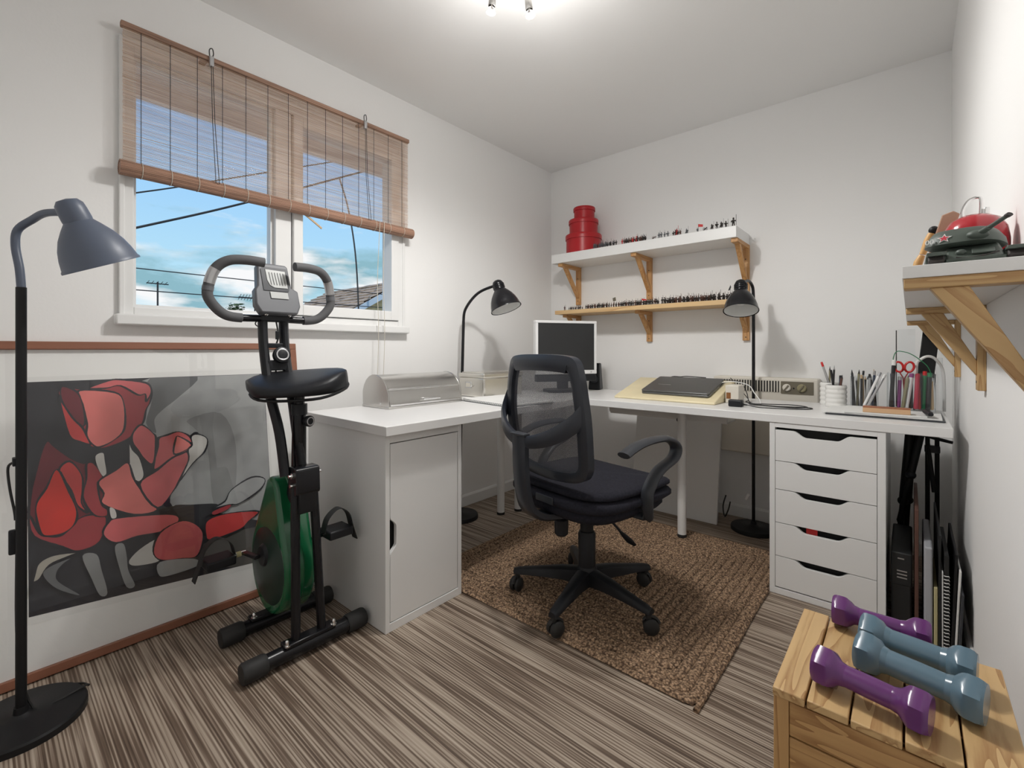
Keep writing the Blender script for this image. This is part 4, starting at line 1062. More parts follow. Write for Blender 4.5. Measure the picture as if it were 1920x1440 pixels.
def pad(name, w_, d_, z0_, z1_, cy_, m_, crown=.012, taper=.0):
    def sup(hw_, hd_, z_, n_=44, e=4.0):
        out = []
        for j in range(n_):
            a = 2*PI*j/n_
            c, s2 = math.cos(a), math.sin(a)
            x_ = math.copysign(abs(c)**(2/e), c)*hw_; y_ = math.copysign(abs(s2)**(2/e), s2)*hd_
            zz = z_
            if y_ > hd_*.55: zz -= .020*((y_-hd_*.55)/(hd_*.45))**2
            out.append((x_*(1 - taper*(-y_/hd_ if y_ < 0 else 0)), cy_+y_, zz))
        return out
    hz = z1_-z0_
    rg = [sup(w_*.80, d_*.80, z0_), sup(w_*.94, d_*.94, z0_+.04*hz), sup(w_, d_, z0_+.35*hz), sup(w_, d_, z0_+.65*hz), sup(w_*.965, d_*.965, z0_+.9*hz), sup(w_*.88, d_*.88, z1_), sup(w_*.5, d_*.5, z1_+crown), sup(w_*.1, d_*.1, z1_+crown*1.2)]
    return part(name, MB().rings(rg), m_, ch, angle=60)
pad('seat_pan', .235, .235, .385, .440, .015, 'chair_fabric', 0)
pad('seat', .262, .258, .425, .468, .02, 'chair_fabric', .002)
pad('seat_cushion', .252, .25, .466, .498, .03, 'chair_fabric', .006)
part('seat_tab', MB().box(-.03,.06,-.243,-.238,.436,.462), 'charcoal_plastic', ch, bevel=.002)
# back
def bk_y(z_): return -.205 - .045*((z_-.52)/.45) - .018*math.sin(PI*(z_-.52)/.45)
def bpt(x_, z_, dy=0.0):
    return V(x_ + .015, bk_y(z_) + dy - .030*(1 - (x_/.2)**2)*.6, z_)
ol = [(-.150,.535),(-.05,.522),(.05,.522),(.150,.535),(.192,.575),(.205,.66),(.208,.75),(.200,.83),(.188,.90),(.168,.950),(.12,.966),(0,.970),(-.12,.966),(-.168,.950),(-.188,.90),(-.200,.83),(-.208,.75),(-.205,.66),(-.192,.575)]
loop = spline([V(x_, z_, 0) for x_, z_ in ol], 5, closed=True)
rg = []
nL = len(loop)
for i, p in enumerate(loop):
    dd = (loop[(i+1) % nL] - loop[i-1]).normalized()
    inn = V(-dd.y, dd.x, 0)          # towards the inside (loop is counter-clockwise)
    tf = max(0, min(1, (p.y-.86)/.09))
    wi = .036 + .022*tf*max(0, abs(inn.y))
    dep = .028
    a, b_ = p, p + inn*wi
    mid = p + inn*wi*.5
    rg.append([bpt(a.x, a.y, -.004), bpt(mid.x, mid.y, -.012), bpt(b_.x, b_.y, -.006), bpt(b_.x, b_.y, dep-.004), bpt(mid.x, mid.y, dep), bpt(a.x, a.y, dep-.002)])
part('back_frame', MB().rings(rg, closed=True), 'chair_frame', ch, angle=50)
mm = MB(); nx, nz = 16, 22; vs = []
inner = [(p.x*.88, .745 + (p.y-.745)*.90) for p in loop]
def half_w(z_):
    return max([abs(x_) for x_, zz in inner if abs(zz-z_) < .02] or [.10])
for i in range(nz+1):
    z_ = .545 + (.935-.545)*i/nz
    hw_ = half_w(z_)
    for j in range(nx+1):
        vs.append(bpt(-hw_ + 2*hw_*j/nx, z_, .010))
fs = [(i*(nx+1)+j, i*(nx+1)+j+1, (i+1)*(nx+1)+j+1, (i+1)*(nx+1)+j) for i in range(nz) for j in range(nx)]
mm._add(vs, fs)
part('back_mesh', mm, 'chair_mesh', ch, angle=80)
# lumbar yoke sweeping behind the mesh down to the upright
yk = spline([(.213,-.245,.775),(.190,-.285,.735),(.12,-.325,.690),(.02,-.345,.668),(-.09,-.328,.690),(-.165,-.290,.735),(-.192,-.245,.790)], 6)
rg = []
for i, p in enumerate(yk):
    t_ = abs(i/(len(yk)-1) - .5)*2
    hh = .020 + .022*t_
    rg.append([p+V(0,0,-hh), p+V(0,-.008,-hh*.5), p+V(0,-.010,hh*.6), p+V(0,-.004,hh), p+V(0,.010,hh*.9), p+V(0,.010,-hh*.9)])
yo = part('lumbar_yoke', MB().rings(rg), 'chair_frame', ch, angle=50)
rg2 = [[p+V(0,-.011,.5*.02+.012), p+V(0,-.013,.026), p+V(0,-.006,.030)] for p in yk[6:-6]]
up = spline([(.005,-.345,.690),(.005,-.345,.60),(.005,-.335,.50),(.003,-.310,.43),(0,-.25,.388),(0,-.16,.372),(0,-.08,.372)], 5)
rg = []
for i, p in enumerate(up):
    d = (up[min(i+1, len(up)-1)] - up[max(i-1, 0)]).normalized()
    n_ = V(1,0,0).cross(d)
    hw_ = .034
    rg.append([p - V(hw_,0,0) - n_*.006, p - V(hw_*.7,0,0) - n_*.014, p + V(hw_*.7,0,0) - n_*.014, p + V(hw_,0,0) - n_*.006, p + V(hw_,0,0) + n_*.012, p - V(hw_,0,0) + n_*.012])
part('back_upright', MB().rings(rg), 'chair_frame', ch, angle=50)
part('upright_cap', MB().box(-.030,.042,-.362,-.330,.688,.698), 'charcoal_plastic', yo, bevel=.003)
for sg in (-1, 1):
    ap = spline([(sg*.20,.02,.392),(sg*.262,.025,.395),(sg*.272,.010,.44),(sg*.275,.015,.495),(sg*.276,.075,.552),(sg*.276,.165,.585),(sg*.275,.185,.625),(sg*.273,.135,.658),(sg*.271,.05,.664),(sg*.270,-.04,.655),(sg*.270,-.115,.632)], 6)
    rg = []
    for i, p in enumerate(ap):
        d = (ap[min(i+1, len(ap)-1)] - ap[max(i-1, 0)]).normalized()
        u = V(1,0,0) - d*d.x
        if u.length < .3: u = V(0,1,0) - d*d.y
        u.normalize()
        n_ = d.cross(u)
        t_ = i/(len(ap)-1)
        wu = .026 if t_ > .15 else .022
        wn_ = .0125 if t_ < .75 else .0115
        rg.append([p + u*math.cos(2*PI*j/12)*wu + n_*math.sin(2*PI*j/12)*wn_ for j in range(12)])
    part('armrest', MB().rings(rg), 'charcoal_plastic', ch, angle=60)

# ------------------------------------------------------------------ shelf brackets
def bracket(parent, base, out, side, reach, drop, w, tail, t=.022, pale=False, bt=None):
    """wooden bracket: base = point on the wall at the shelf underside; out, side unit vectors; upright runs drop+tail down"""
    b0, o, s_ = V(base), V(out), V(side)
    zz = V(0,0,1)
    ax = abs(o.x) > .5
    mh = ('bracket_pale' if ax else 'bracket_y') if pale else ('bracket_x' if ax else 'bracket_y')
    mv = 'bracket_pale_z' if pale else 'pine_z'
    h = s_*w/2
    br = part('bracket_upright', MB().hexa([b0-h-zz*(drop+tail), b0+h-zz*(drop+tail), b0+h+o*t-zz*(drop+tail), b0-h+o*t-zz*(drop+tail), b0-h, b0+h, b0+h+o*t, b0-h+o*t]), mv, parent, bevel=.002)
    part('bracket_arm', MB().hexa([b0-h+o*t-zz*t, b0+h+o*t-zz*t, b0+h+o*reach-zz*t, b0-h+o*reach-zz*t, b0-h+o*t, b0+h+o*t, b0+h+o*reach, b0-h+o*reach]), mh, br, bevel=.002)
    bt = bt or t
    hb = s_*w*.36
    pa = b0 + o*(reach*.80) - zz*t; pb = b0 + o*(reach*.80 - bt*1.5) - zz*t
    pc_ = b0 + o*t - zz*(drop*.82); pd_ = b0 + o*t - zz*(drop*.82 + bt*1.3)
    part('bracket_brace', MB().hexa([pd_-hb, pd_+hb, pa+hb, pa-hb, pc_-hb, pc_+hb, pb+hb, pb-hb]), mv if not pale else 'brace_pale', br, bevel=.0015)
    for q in (.30, .9):
        part('screw', MB().cyl(b0+o*(t-.001)-zz*((drop+tail)*q), b0+o*(t+.0008)-zz*((drop+tail)*q), .0035, n=8), 'screw_dark', br)
su = thing('wall_shelf', 'white upper wall shelf with wooden brackets holding three red boxes', 'shelf', (.82, 2.98, 1.25))
part('board', MB().box(.20, 1.44, 2.708, 2.980, 1.615, 1.678), 'gloss_white', su, bevel=.002, smooth=False)
for x_ in (.262, .825, 1.425):
    bracket(su, (x_, 2.981, 1.615), (0,-1,0), (1,0,0), .255, .25, .036, .03)
slw = thing('wall_shelf', 'narrow pine lower wall shelf crowded with tiny dark figurines', 'shelf', (.82, 2.98, 1.05))
part('board', MB().box(.205, 1.455, 2.742, 2.980, 1.252, 1.280), 'pine_x', slw, bevel=.002, smooth=False)
for x_ in (.262, .825, 1.425):
    bracket(slw, (x_, 2.981, 1.252), (0,-1,0), (1,0,0), .195, .155, .036, .045, t=.020)

# ------------------------------------------------------------------ red round boxes
def round_box(name, c, r, h, lid, label):
    t_ = thing(name, label, 'box', c)
    part('box_body', MB().lathe([(.001,0),(r,0),(r,h-.004),(.001,h-.004)], c, (0,0,1), 40), 'red_card', t_)
    part('lid', MB().lathe([(r+.0008,h-lid),(r+.0055,h-lid),(r+.0058,h-lid*.5),(r+.0055,h-.004),(r+.003,h),(.001,h)], c, (0,0,1), 40), 'red_card', t_)
SX, SY = .388, 2.838
round_box('round_box', (SX, SY, 1.678), .123, .134, .034, 'largest red round box at the bottom of the shelf stack')
round_box('round_box', (SX, SY, 1.812), .100, .108, .030, 'middle red round box of the stack of three')
round_box('round_box', (SX+.006, SY, 1.920), .072, .088, .026, 'smallest red round box on top of the stack')

# ------------------------------------------------------------------ miniature figurines
def fig_mesh(kind, seed):
    q = random.Random(seed); m_ = MB()
    m_.cyl((0,0,0),(0,0,.0022), .0085, .0080, n=8)
    h = q.uniform(.90, 1.10)
    if kind == 'foot':
        for sg in (-1, 1):
            m_.tube([(sg*.0028,0,.002),(sg*.0025,q.uniform(-.002,.002),.008*h),(sg*.0018,0,.0145*h)], [.0020,.0017,.0022], 6)
        m_.tube([(0,0,.0135*h),(0,.0004,.019*h),(0,0,.0235*h)], [.0036,.0046,.0034], 7)
        m_.ball((0,q.uniform(-.001,.001),.0268*h), .0026, 7, 5)
        m_.lathe([(.0030,.0275*h),(.0030,.0282*h),(.0022,.030*h),(.0005,.0315*h)], n=7)
        a = q.uniform(-.4, 1.0)
        m_.tube([(.004,0,.022*h),(.0068,-.002,.018*h),(.0075,-.004+a*.004,.021*h)], [.0016,.0014,.0012], 5)
        m_.tube([(-.004,0,.022*h),(-.0066,.001,.017*h),(-.005,-.004,.016*h)], [.0016,.0014,.0012], 5)
        if q.random() < .55:
            m_.tube([(.0075,-.004,.004),(.0076,-.004,.040*h)], .0006, 4)
        else:
            m_.prism(rrect(.006,.008,.002,2), (-.0075,-.005,.017*h), (1,0,0), (0,0,1), (0,.0012,0))
    elif kind == 'rider':
        m_.ball((0,0,.0135), (.0046,.0105,.0048), 8, 6)
        for sx in (-1, 1):
            for sy in (-1, 1):
                m_.tube([(sx*.0026,sy*.0075,.0115),(sx*.0028,sy*.0085+q.uniform(-.002,.002),.006),(sx*.0026,sy*.0078,.002)], [.0017,.0012,.0011], 5)
        m_.tube([(0,-.009,.015),(0,-.0125,.020),(0,-.0150,.0215),(0,-.0178,.0185)], [.0026,.0021,.0019,.0012], 6)
        m_.tube([(0,.0105,.015),(0,.013,.012),(0,.0135,.007)], [.0012,.0010,.0006], 5)
        m_.tube([(0,0,.017),(0,0,.0235),(0,0,.0275)], [.0034,.0042,.0030], 7)
        m_.ball((0,0,.0305), .0025, 7, 5)
        for sx in (-1, 1):
            m_.tube([(sx*.003,0,.0265),(sx*.006,-.003,.0225),(sx*.005,-.007,.023)], [.0015,.0013,.0010], 5)
            m_.tube([(sx*.003,0,.017),(sx*.0055,-.002,.013),(sx*.0052,0,.0085)], [.0019,.0016,.0013], 5)
        m_.tube([(.006,-.007,.014),(.0062,-.008,.046)], .0006, 4)
    elif kind == 'gun':
        for sx in (-1, 1):
            m_.lathe([(.0068,0),(.0078,.0006),(.0078,.0014),(.0068,.002),(.0060,.001)], (sx*.0055,0,.0098), (sx,0,0), 12)
            m_.tube([(sx*.0060,-.006,.0098),(sx*.0060,.006,.0098)], .0007, 4)
        m_.tube([(0,.009,.010),(0,-.002,.012),(0,-.017,.0145)], [.0026,.0024,.0018], 8)
        m_.tube([(0,.004,.010),(0,.018,.0035)], [.0017,.0012], 5)
    return m_
FIG = []
for i in range(5):
    FIG.append(('foot', i))
FIG += [('rider', 20), ('rider', 21), ('gun', 30)]
fmesh = {}
def fig_data(kind, seed, m_):
    key = (kind, seed, m_)
    if key not in fmesh:
        o = link('figurine', fig_mesh(kind, seed), m_, Vector((0,0,0)), angle=60)
        me = o.data
        bpy.data.objects.remove(o)
        fmesh[key] = me
    return fmesh[key]
def put_fig(x_, y_, z_, kind, seed, m_, sc_, label, group=None, rz=0):
    o = bpy.data.objects.new('figurine', fig_data(kind, seed, m_))
    COL.objects.link(o)
    o.location = (x_, y_, z_); o.scale = (sc_, sc_, sc_); o.rotation_euler = (0, 0, rz)
    return tag(o, label, 'figurine', group)
q = random.Random(42)
# lower shelf: a dense crowd
TINT = {'fig_dark': 'dark', 'fig_brown': 'brown', 'fig_steel': 'grey', 'fig_red': 'red'}
KIND = {'foot': 'foot soldier', 'rider': 'mounted rider', 'gun': 'cannon'}
def row(xa, xb, n, y_, kinds, sc_, where, jit=.004, mats=('fig_dark','fig_dark','fig_brown')):
    for i in range(n):
        x_ = xa + (xb-xa)*(i+.5)/n + q.uniform(-jit, jit)*.5
        kd, sd_ = q.choice(kinds); m_ = q.choice(mats)
        lab = 'tiny %s %s figurine %s' % (TINT[m_], KIND[kd], where)
        put_fig(x_, y_+q.uniform(-jit, jit), 1.2802, kd, sd_, m_, sc_*q.uniform(.92, 1.1), lab, lab[5:], q.uniform(-.5, .5))
foot = [f for f in FIG if f[0] == 'foot']; rid = [f for f in FIG if f[0] == 'rider']
WA, WB, WC, WD = 'at the far left end of the pine shelf', 'left of the square banner on the pine shelf', 'by the middle bracket of the pine shelf', 'in the dense crowd left of the lamp'
row(.262, .29, 1, 2.765, foot, 1.0, WA); row(.305, .415, 8, 2.766, foot, .74, WA); row(.305, .415, 6, 2.792, foot, .74, WA)
row(.445, .64, 15, 2.766, foot, .98, WB); row(.445, .64, 11, 2.794, foot, .98, WB)
row(.66, .80, 9, 2.768, foot, 1.05, WC); row(.66, .80, 8, 2.800, foot, 1.05, WC)
row(.81, .97, 11, 2.768, foot, 1.12, WC); row(.81, .97, 8, 2.802, foot+rid, 1.12, WC)
row(.985, 1.43, 20, 2.770, foot+rid, 1.22, WD); row(.985, 1.43, 18, 2.805, foot+rid, 1.28, WD); row(.985, 1.43, 17, 2.842, foot+rid, 1.3, WD); row(.985, 1.43, 15, 2.880, foot, 1.3, WD)
def flag_fig(x_, y_, z_, sc_, cloth, label, poly, m_='fig_dark', hgt=.052):
    t_ = thing('flag_figurine', label, 'figurine', (x_, y_, z_))
    mb_ = fig_mesh('foot', 1)
    for v in mb_.v: v *= sc_; v += V(x_, y_, z_)
    part('soldier', mb_, m_, t_, angle=60)
    part('flag_pole', MB().tube([(x_+.007*sc_, y_-.004, z_+.004), (x_+.007*sc_, y_-.004, z_+hgt)], .0008, 5), 'screw_dark', t_)
    part('flag', MB().prism(poly, (x_+.007*sc_, y_-.0045, z_+hgt), (1,0,0), (0,0,1), (0,.0008,0)), cloth, t_, smooth=False)
flag_fig(.655, 2.785, 1.2802, 1.0, 'fig_flag', 'standard bearer with a square brown banner on the pine shelf', [(-.012,-.004),(.010,.002),(.014,-.022),(-.008,-.026)], hgt=.066)
flag_fig(.862, 2.760, 1.2802, 1.0, 'fig_red', 'standard bearer with a red pennant in front of the middle bracket', [(0,0),(.030,-.006),(.034,-.014),(0,-.012)], 'fig_brown', hgt=.042)
flag_fig(1.378, 2.80, 1.2802, 1.1, 'pen_black', 'tall standard bearer with a black pennant beside the lamp shade', [(-.012,-.030),(.0,.0),(.004,-.012),(-.004,-.03)], hgt=.085)
# upper shelf: looser row
def urow(xa, xb, n, y_, kinds, sc_, label, group, mats=('fig_dark','fig_steel')):
    for i in range(n):
        kd, sd_ = q.choice(kinds); m_ = q.choice(mats)
        lab = 'small %s %s figurine %s' % (TINT[m_], KIND[kd], label)
        put_fig(xa + (xb-xa)*(i+.5)/n + q.uniform(-.003,.003), y_+q.uniform(-.004,.004), 1.678, kd, sd_, m_, sc_*q.uniform(.92,1.1), lab, group, q.uniform(-.6,.6))
urow(.535, .71, 14, 2.728, foot+rid, 1.12, 'in the row beside the red boxes', 'figurines next to the red boxes')
urow(.745, .905, 14, 2.728, foot, 1.12, 'in the tight middle row of the white shelf', 'figurines in the middle of the upper shelf', ('fig_brown','fig_dark','fig_brown','fig_red'))
urow(.755, .90, 9, 2.758, foot, 1.2, 'in the tight middle row of the white shelf', 'figurines in the middle of the upper shelf', ('fig_brown','fig_dark'))
put_fig(.962, 2.728, 1.678, 'gun', 30, 'fig_brown', 1.05, 'tiny brown cannon standing on the white shelf', None, 1.2)
urow(.985, 1.055, 4, 2.728, foot, 1.15, 'standing next to the tiny brown cannon', 'figurines beside the cannon', ('fig_steel','fig_dark'))
urow(1.075, 1.135, 4, 2.730, foot, 1.15, 'gathered around the bright red rider', 'figurines around the red one', ('fig_dark','fig_brown'))
put_fig(1.098, 2.742, 1.678, 'rider', 21, 'fig_red', 1.35, 'bright red mounted figurine on the white shelf', None, .4)
put_fig(1.160, 2.735, 1.678, 'rider', 20, 'fig_steel', 1.05, 'grey mounted figurine right of the red rider', None, .9)
flag_fig(1.225, 2.728, 1.678, .9, 'fig_red', 'standard bearer with a red and white flag on the white shelf', [(0,0),(.026,-.006),(.026,-.020),(0,-.016)], 'fig_steel', hgt=.046)
for i, (x_, kd, sc_) in enumerate(((1.268,'gun',1.0),(1.305,'rider',.9),(1.332,'foot',1.05),(1.356,'rider',1.0),(1.380,'foot',1.1))):
    put_fig(x_, 2.730, 1.678, kd, {'gun':30,'rider':20,'foot':i % 5}[kd], 'fig_dark', sc_*1.2, ['tiny black cannon to the right of the flag bearer','black rider just right of the black cannon','lone black foot soldier between two riders','black rider second from the shelf end group','black foot soldier left of the shelf end giant'][i], None, .8)
put_fig(1.418, 2.735, 1.678, 'foot', 3, 'fig_dark', 1.75, 'tallest black figurine at the right end of the white shelf', None, .3)

# ------------------------------------------------------------------ on the window desk
bb = thing('bread_bin', 'brushed steel roll-top bread bin on the window desk', 'bread bin', (.31, 1.40, D))
bx0, bx1, by0, by1, bh = .205, .418, 1.185, 1.625, .152
def bprof(sc_=1.0, off=0.0):
    pts = [(bx0+.006, D+.008)]
    pts += [(bx0+.003, D+.045)]
    for i in range(11):
        a = R(165 - 165*i/10)
        pts.append((.302 + (.097 if a > PI/2 else .112)*math.cos(a)*sc_, D+.046 + (bh-.046)*math.sin(a)*sc_))
    pts += [(bx1-.002, D+.030), (bx1, D+.008)]
    return pts
for nm, ya, yb in (('end_panel', by0, by0+.008), ('end_panel', by1-.008, by1)):
    part(nm, MB().prism(bprof(), (0,ya,0), (1,0,0), (0,0,1), (0,yb-ya,0)), 'steel', bb, bevel=.002)
lidp = bprof(.975)
part('roll_lid', MB().prism(lidp, (0,by0+.008,0), (1,0,0), (0,0,1), (0,by1-by0-.016,0)), 'steel', bb, angle=25)
part('tray_base', MB().box(bx0+.004, bx1+.004, by0-.002, by1+.002, D, D+.010), 'steel', bb, bevel=.002)
part('lid_seam', MB().box(.404,.4125,by0+.008,by1-.008,D+.088,D+.0905), 'chrome', bb, bevel=.001)
part('lid_rim', MB().box(bx1-.010, bx1+.004, by0+.010, by1-.010, D+.012, D+.020), 'chrome', bb, bevel=.002)
part('handle', MB().box(bx1-.006, bx1+.018, 1.37, 1.47, D+.028, D+.040), 'chrome', bb, bevel=.004)
part('rivet', MB().lathe([(.001,.003),(.004,.002),(.005,0)], (.355, by0, D+.022), (0,-1,0), 10), 'chrome', bb)
tb = thing('metal_box', 'shiny tin box with hinged lid behind the bread bin', 'box', (.30, 1.97, D))
tx0, tx1, ty0, ty1 = .205, .405, 1.80, 2.13
part('box_body', MB().box(tx0, tx1, ty0, ty1, D, D+.110), 'tin', tb, bevel=.010, bseg=3)
part('lid', MB().box(tx0-.003, tx1+.003, ty0-.003, ty1+.003, D+.108, D+.133), 'tin', tb, bevel=.006, bseg=3)
part('lid_panel', MB().box(tx0+.012, tx1-.012, ty0+.012, ty1-.012, D+.133, D+.138), 'tin', tb, bevel=.004)
lh = part('label_holder', MB().box(.262, .308, ty0-.004, ty0, D+.050, D+.084), 'pen_silver', tb, bevel=.002)
part('label_card', MB().box(.268, .302, ty0-.0052, ty0-.004, D+.056, D+.078), 'off_white', lh, smooth=False)
part('pull', MB().tube([(.312,ty0-.006,D+.074),(.320,ty0-.010,D+.067),(.312,ty0-.006,D+.058)], .003, 6), 'chrome', tb)
nb_ = thing('notebook', 'open spiral notebook with blank white pages on the window desk', 'notebook', (.41, 1.63, D), R(-8), local=True)
part('pages', MB().box(0, .365, .008, .30, .002, .010), 'paper', nb_, bevel=.001, smooth=False)
part('cover', MB().box(-.003, .368, .006, .303, 0, .002), 'charcoal_plastic', nb_, smooth=False)
part('turned_page', MB().prism([(0,.010),(.01,.016),(.08,.0125),(.2,.0115),(.36,.0105),(.36,.0100),(0,.0095)], (0,.008,0), (1,0,0), (0,0,1), (0,.284,0)), 'paper', nb_, smooth=False)
sp_ = MB()
for k in range(26):
    x_ = .012 + .0135*k
    sp_.tube([(x_, .006+.0055*math.cos(t_), .0065+.006*math.sin(t_)) for t_ in [R(45*j) for j in range(8)]], .0008, 4, closed=True)
part('spiral', sp_, 'charcoal_plastic', nb_)
for k in range(9):
    part('ruled_line', MB().box(.02,.345,.050+.026*k,.0512+.026*k,.0101,.0118), 'pen_silver', nb_, smooth=False)
# monitor, turned towards the chair
mo = thing('monitor', 'flat screen monitor with a white bezel in the desk corner', 'monitor', (.547, 2.39, D), R(57.5), local=True)
part('stand_base', MB().prism(rrect(.24,.18,.05), (0,.055,0), (1,0,0), (0,1,0), (0,0,.016)), 'black_plastic', mo, bevel=.004)
part('stand_neck', MB().box(-.035,.035,.055,.085,.016,.22), 'black_plastic', mo, bevel=.006)
z0_ = .112
bz = MB()
bz.box(-.205,.205,0,.045,z0_,z0_+.024); bz.box(-.205,.205,0,.045,z0_+.316,z0_+.332); bz.box(-.205,-.188,0,.045,z0_+.024,z0_+.316); bz.box(.188,.205,0,.045,z0_+.024,z0_+.316)
part('bezel', bz, 'monitor_white', mo, bevel=.003, smooth=False)
part('back_shell', MB().box(-.17,.17,.040,.075,z0_+.03,z0_+.30), 'monitor_white', mo, bevel=.015)
part('screen', MB().box(-.189,.189,.004,.03,z0_+.023,z0_+.317), 'screen_black', mo, smooth=False)
part('power_button', MB().cyl((.165,-.0015,z0_+.012),(.165,.001,z0_+.012), .005, n=12), 'pen_silver', mo)
part('speaker_bar', MB().box(-.20,.20,-.004,.040,z0_-.045,z0_-.002), 'black_plastic', mo, bevel=.006)
spk = thing('speaker', 'small black desktop speaker beside the monitor', 'speaker', (.575, 2.69, D), R(15), local=True)
part('cabinet', MB().hexa([(-.040,-.045,0),(.040,-.045,0),(.040,.04,0),(-.040,.04,0),(-.030,-.028,.175),(.030,-.028,.175),(.030,.03,.175),(-.030,.03,.175)]), 'black_plastic', spk, bevel=.007)
part('woofer', MB().lathe([(.001,-.002),(.012,.003),(.024,.001),(.026,.004)], (0,-.0395,.070), (0,-1,.1), 24), 'charcoal_plastic', spk)
part('tweeter', MB().lathe([(.001,.003),(.006,.003),(.008,.001)], (0,-.032,.135), (0,-1,.1), 16), 'pen_silver', spk)

# ------------------------------------------------------------------ on the back desk
ls = thing('writing_slope', 'cream wedge writing slope under the closed laptop', 'writing slope', (1.19, 2.45, D))
part('wedge', MB().prism([(2.290,D),(2.640,D),(2.640,D+.090),(2.615,D+.098),(2.305,D+.016),(2.290,D+.010)], (.925,0,0), (1,0,0) if False else (0,1,0), (0,0,1), (.530,0,0)), 'cream_lap', ls, bevel=.006, bseg=3)
an = math.atan2(.082, .31)
lp = thing('laptop', 'closed dark grey laptop lying on the cream writing slope', 'laptop', (1.235, 2.340, D+.0265), rot=(an, 0, R(-1.5)))
part('base', MB().prism(rrect(.355,.245,.012), (0,.125,0), (1,0,0), (0,1,0), (0,0,.012)), 'laptop_grey', lp, bevel=.003)
ld = part('lid', MB().prism(rrect(.355,.245,.012), (0,.125,.0135), (1,0,0), (0,1,0), (0,0,.009)), 'laptop_grey', lp, bevel=.003)
part('lid_mark', MB().box(-.125,-.055,.105,.110,.0226,.0229), 'pen_silver', ld, smooth=False)
for q_ in range(4):
    part('port', MB().box(.176,.1785,.17+.018*q_,.18+.018*q_,.004,.009), 'black_gap', lp, smooth=False)
hub = thing('white_box', 'small off-white box with a brown label right of the writing slope', 'box', (1.492, 2.47, D))
part('box_body', MB().box(1.462,1.524,2.43,2.53,D,D+.088), 'off_white', hub, bevel=.004)
part('brown_label', MB().box(1.468,1.488,2.4285,2.4298,D+.022,D+.052), 'brass_label', hub, smooth=False)
ad_ = thing('power_adapter', 'black power adapter block at the front of the back desk', 'adapter', (1.545, 2.305, D))
part('housing', MB().prism(rrect(.060,.040,.008), (1.545,2.305,D), (1,0,0), (0,1,0), (0,0,.032)), 'black_plastic', ad_, bevel=.005)
part('strain_relief', MB().cyl((1.574,2.308,D+.012),(1.592,2.312,D+.010), .005, .003, n=8), 'black_rubber', ad_)
zc = D+.0025
def cable(pts, r, label, m_='wire_black'):
    solo('cable', MB().tube(spline(pts, 7), r, 6), m_, label, 'cable')
cable([(1.592,2.312,D+.010),(1.64,2.32,zc),(1.72,2.335,zc),(1.80,2.37,zc),(1.83,2.42,zc),(1.80,2.45,zc),(1.70,2.42,zc),(1.60,2.44,zc),(1.54,2.50,zc+.003),(1.53,2.58,zc+.01),(1.46,2.62,D+.08),(1.44,2.60,D+.115)], .0022, 'thin black cable looping from the power adapter across the desk')
cable([(1.42,2.56,D+.105),(1.50,2.555,D+.098),(1.535,2.53,D+.05),(1.56,2.50,zc),(1.64,2.44,zc+.004),(1.74,2.47,zc+.005),(1.81,2.43,zc+.004),(1.77,2.36,zc+.004),(1.66,2.37,zc+.003),(1.58,2.42,zc),(1.55,2.52,zc)], .0022, 'black laptop lead coiled in a long loop on the desk')
cable([(1.41,2.53,D+.092),(1.47,2.54,D+.100),(1.54,2.545,D+.085),(1.57,2.53,D+.05),(1.60,2.50,D+.02),(1.61,2.48,zc)], .0024, 'white lead plugged into the laptop side', 'gloss_white')
cable([(1.07,2.66,D+.060),(1.10,2.655,D+.104),(1.16,2.645,D+.108),(1.20,2.64,D+.112),(1.30,2.645,D+.108)], .003, 'black lead lying along the back edge of the laptop')
cable([(1.40,2.74,.15),(1.385,2.76,.10),(1.36,2.78,.05),(1.345,2.80,.10),(1.355,2.82,.16)], .004, 'black cable loop on the floor beside the leaning panel')

# ------------------------------------------------------------------ wall heater behind the desk
ht = thing('wall_heater', 'off-white electric wall heater with a slotted grille and two dials', 'heater', (1.50, 2.93, .40))
hx0, hx1, hy0 = 1.27, 1.795, 2.872
part('casing', MB().box(hx0, hx1, hy0, 2.98, .405, .842), 'off_white', ht, bevel=.008, bseg=3)
gl_ = part('grille', MB().box(hx0+.02, 1.615, hy0-.002, hy0+.004, .765, .826), 'grille_dark', ht, smooth=False)
for k in range(24):
    x_ = hx0+.026 + .0140*k
    part('grille_slat', MB().box(x_, x_+.0055, hy0-.005, hy0+.001, .765, .826), 'off_white', gl_, smooth=False)
cpn = part('control_panel', MB().box(1.625, 1.775, hy0-.003, hy0+.004, .758, .826), 'dial_brown', ht, smooth=False)
for x_, r_ in ((1.652, .020), (1.722, .022)):
    part('dial', MB().lathe([(r_,0),(r_,.006),(r_*.8,.010),(.001,.010)], (x_, hy0-.003, .792), (0,-1,0), 24), 'off_white' if x_ < 1.7 else 'pen_olive', cpn)
    part('dial_pointer', MB().obox((x_, hy0-.0145, .792), (.006,.006,r_*1.7), Matrix.Rotation(R(35),3,'Y')), 'dial_brown', cpn)
part('indicator', MB().cyl((1.685,hy0-.005,.790),(1.685,hy0-.002,.790), .004, n=10), 'black_gap', cpn)

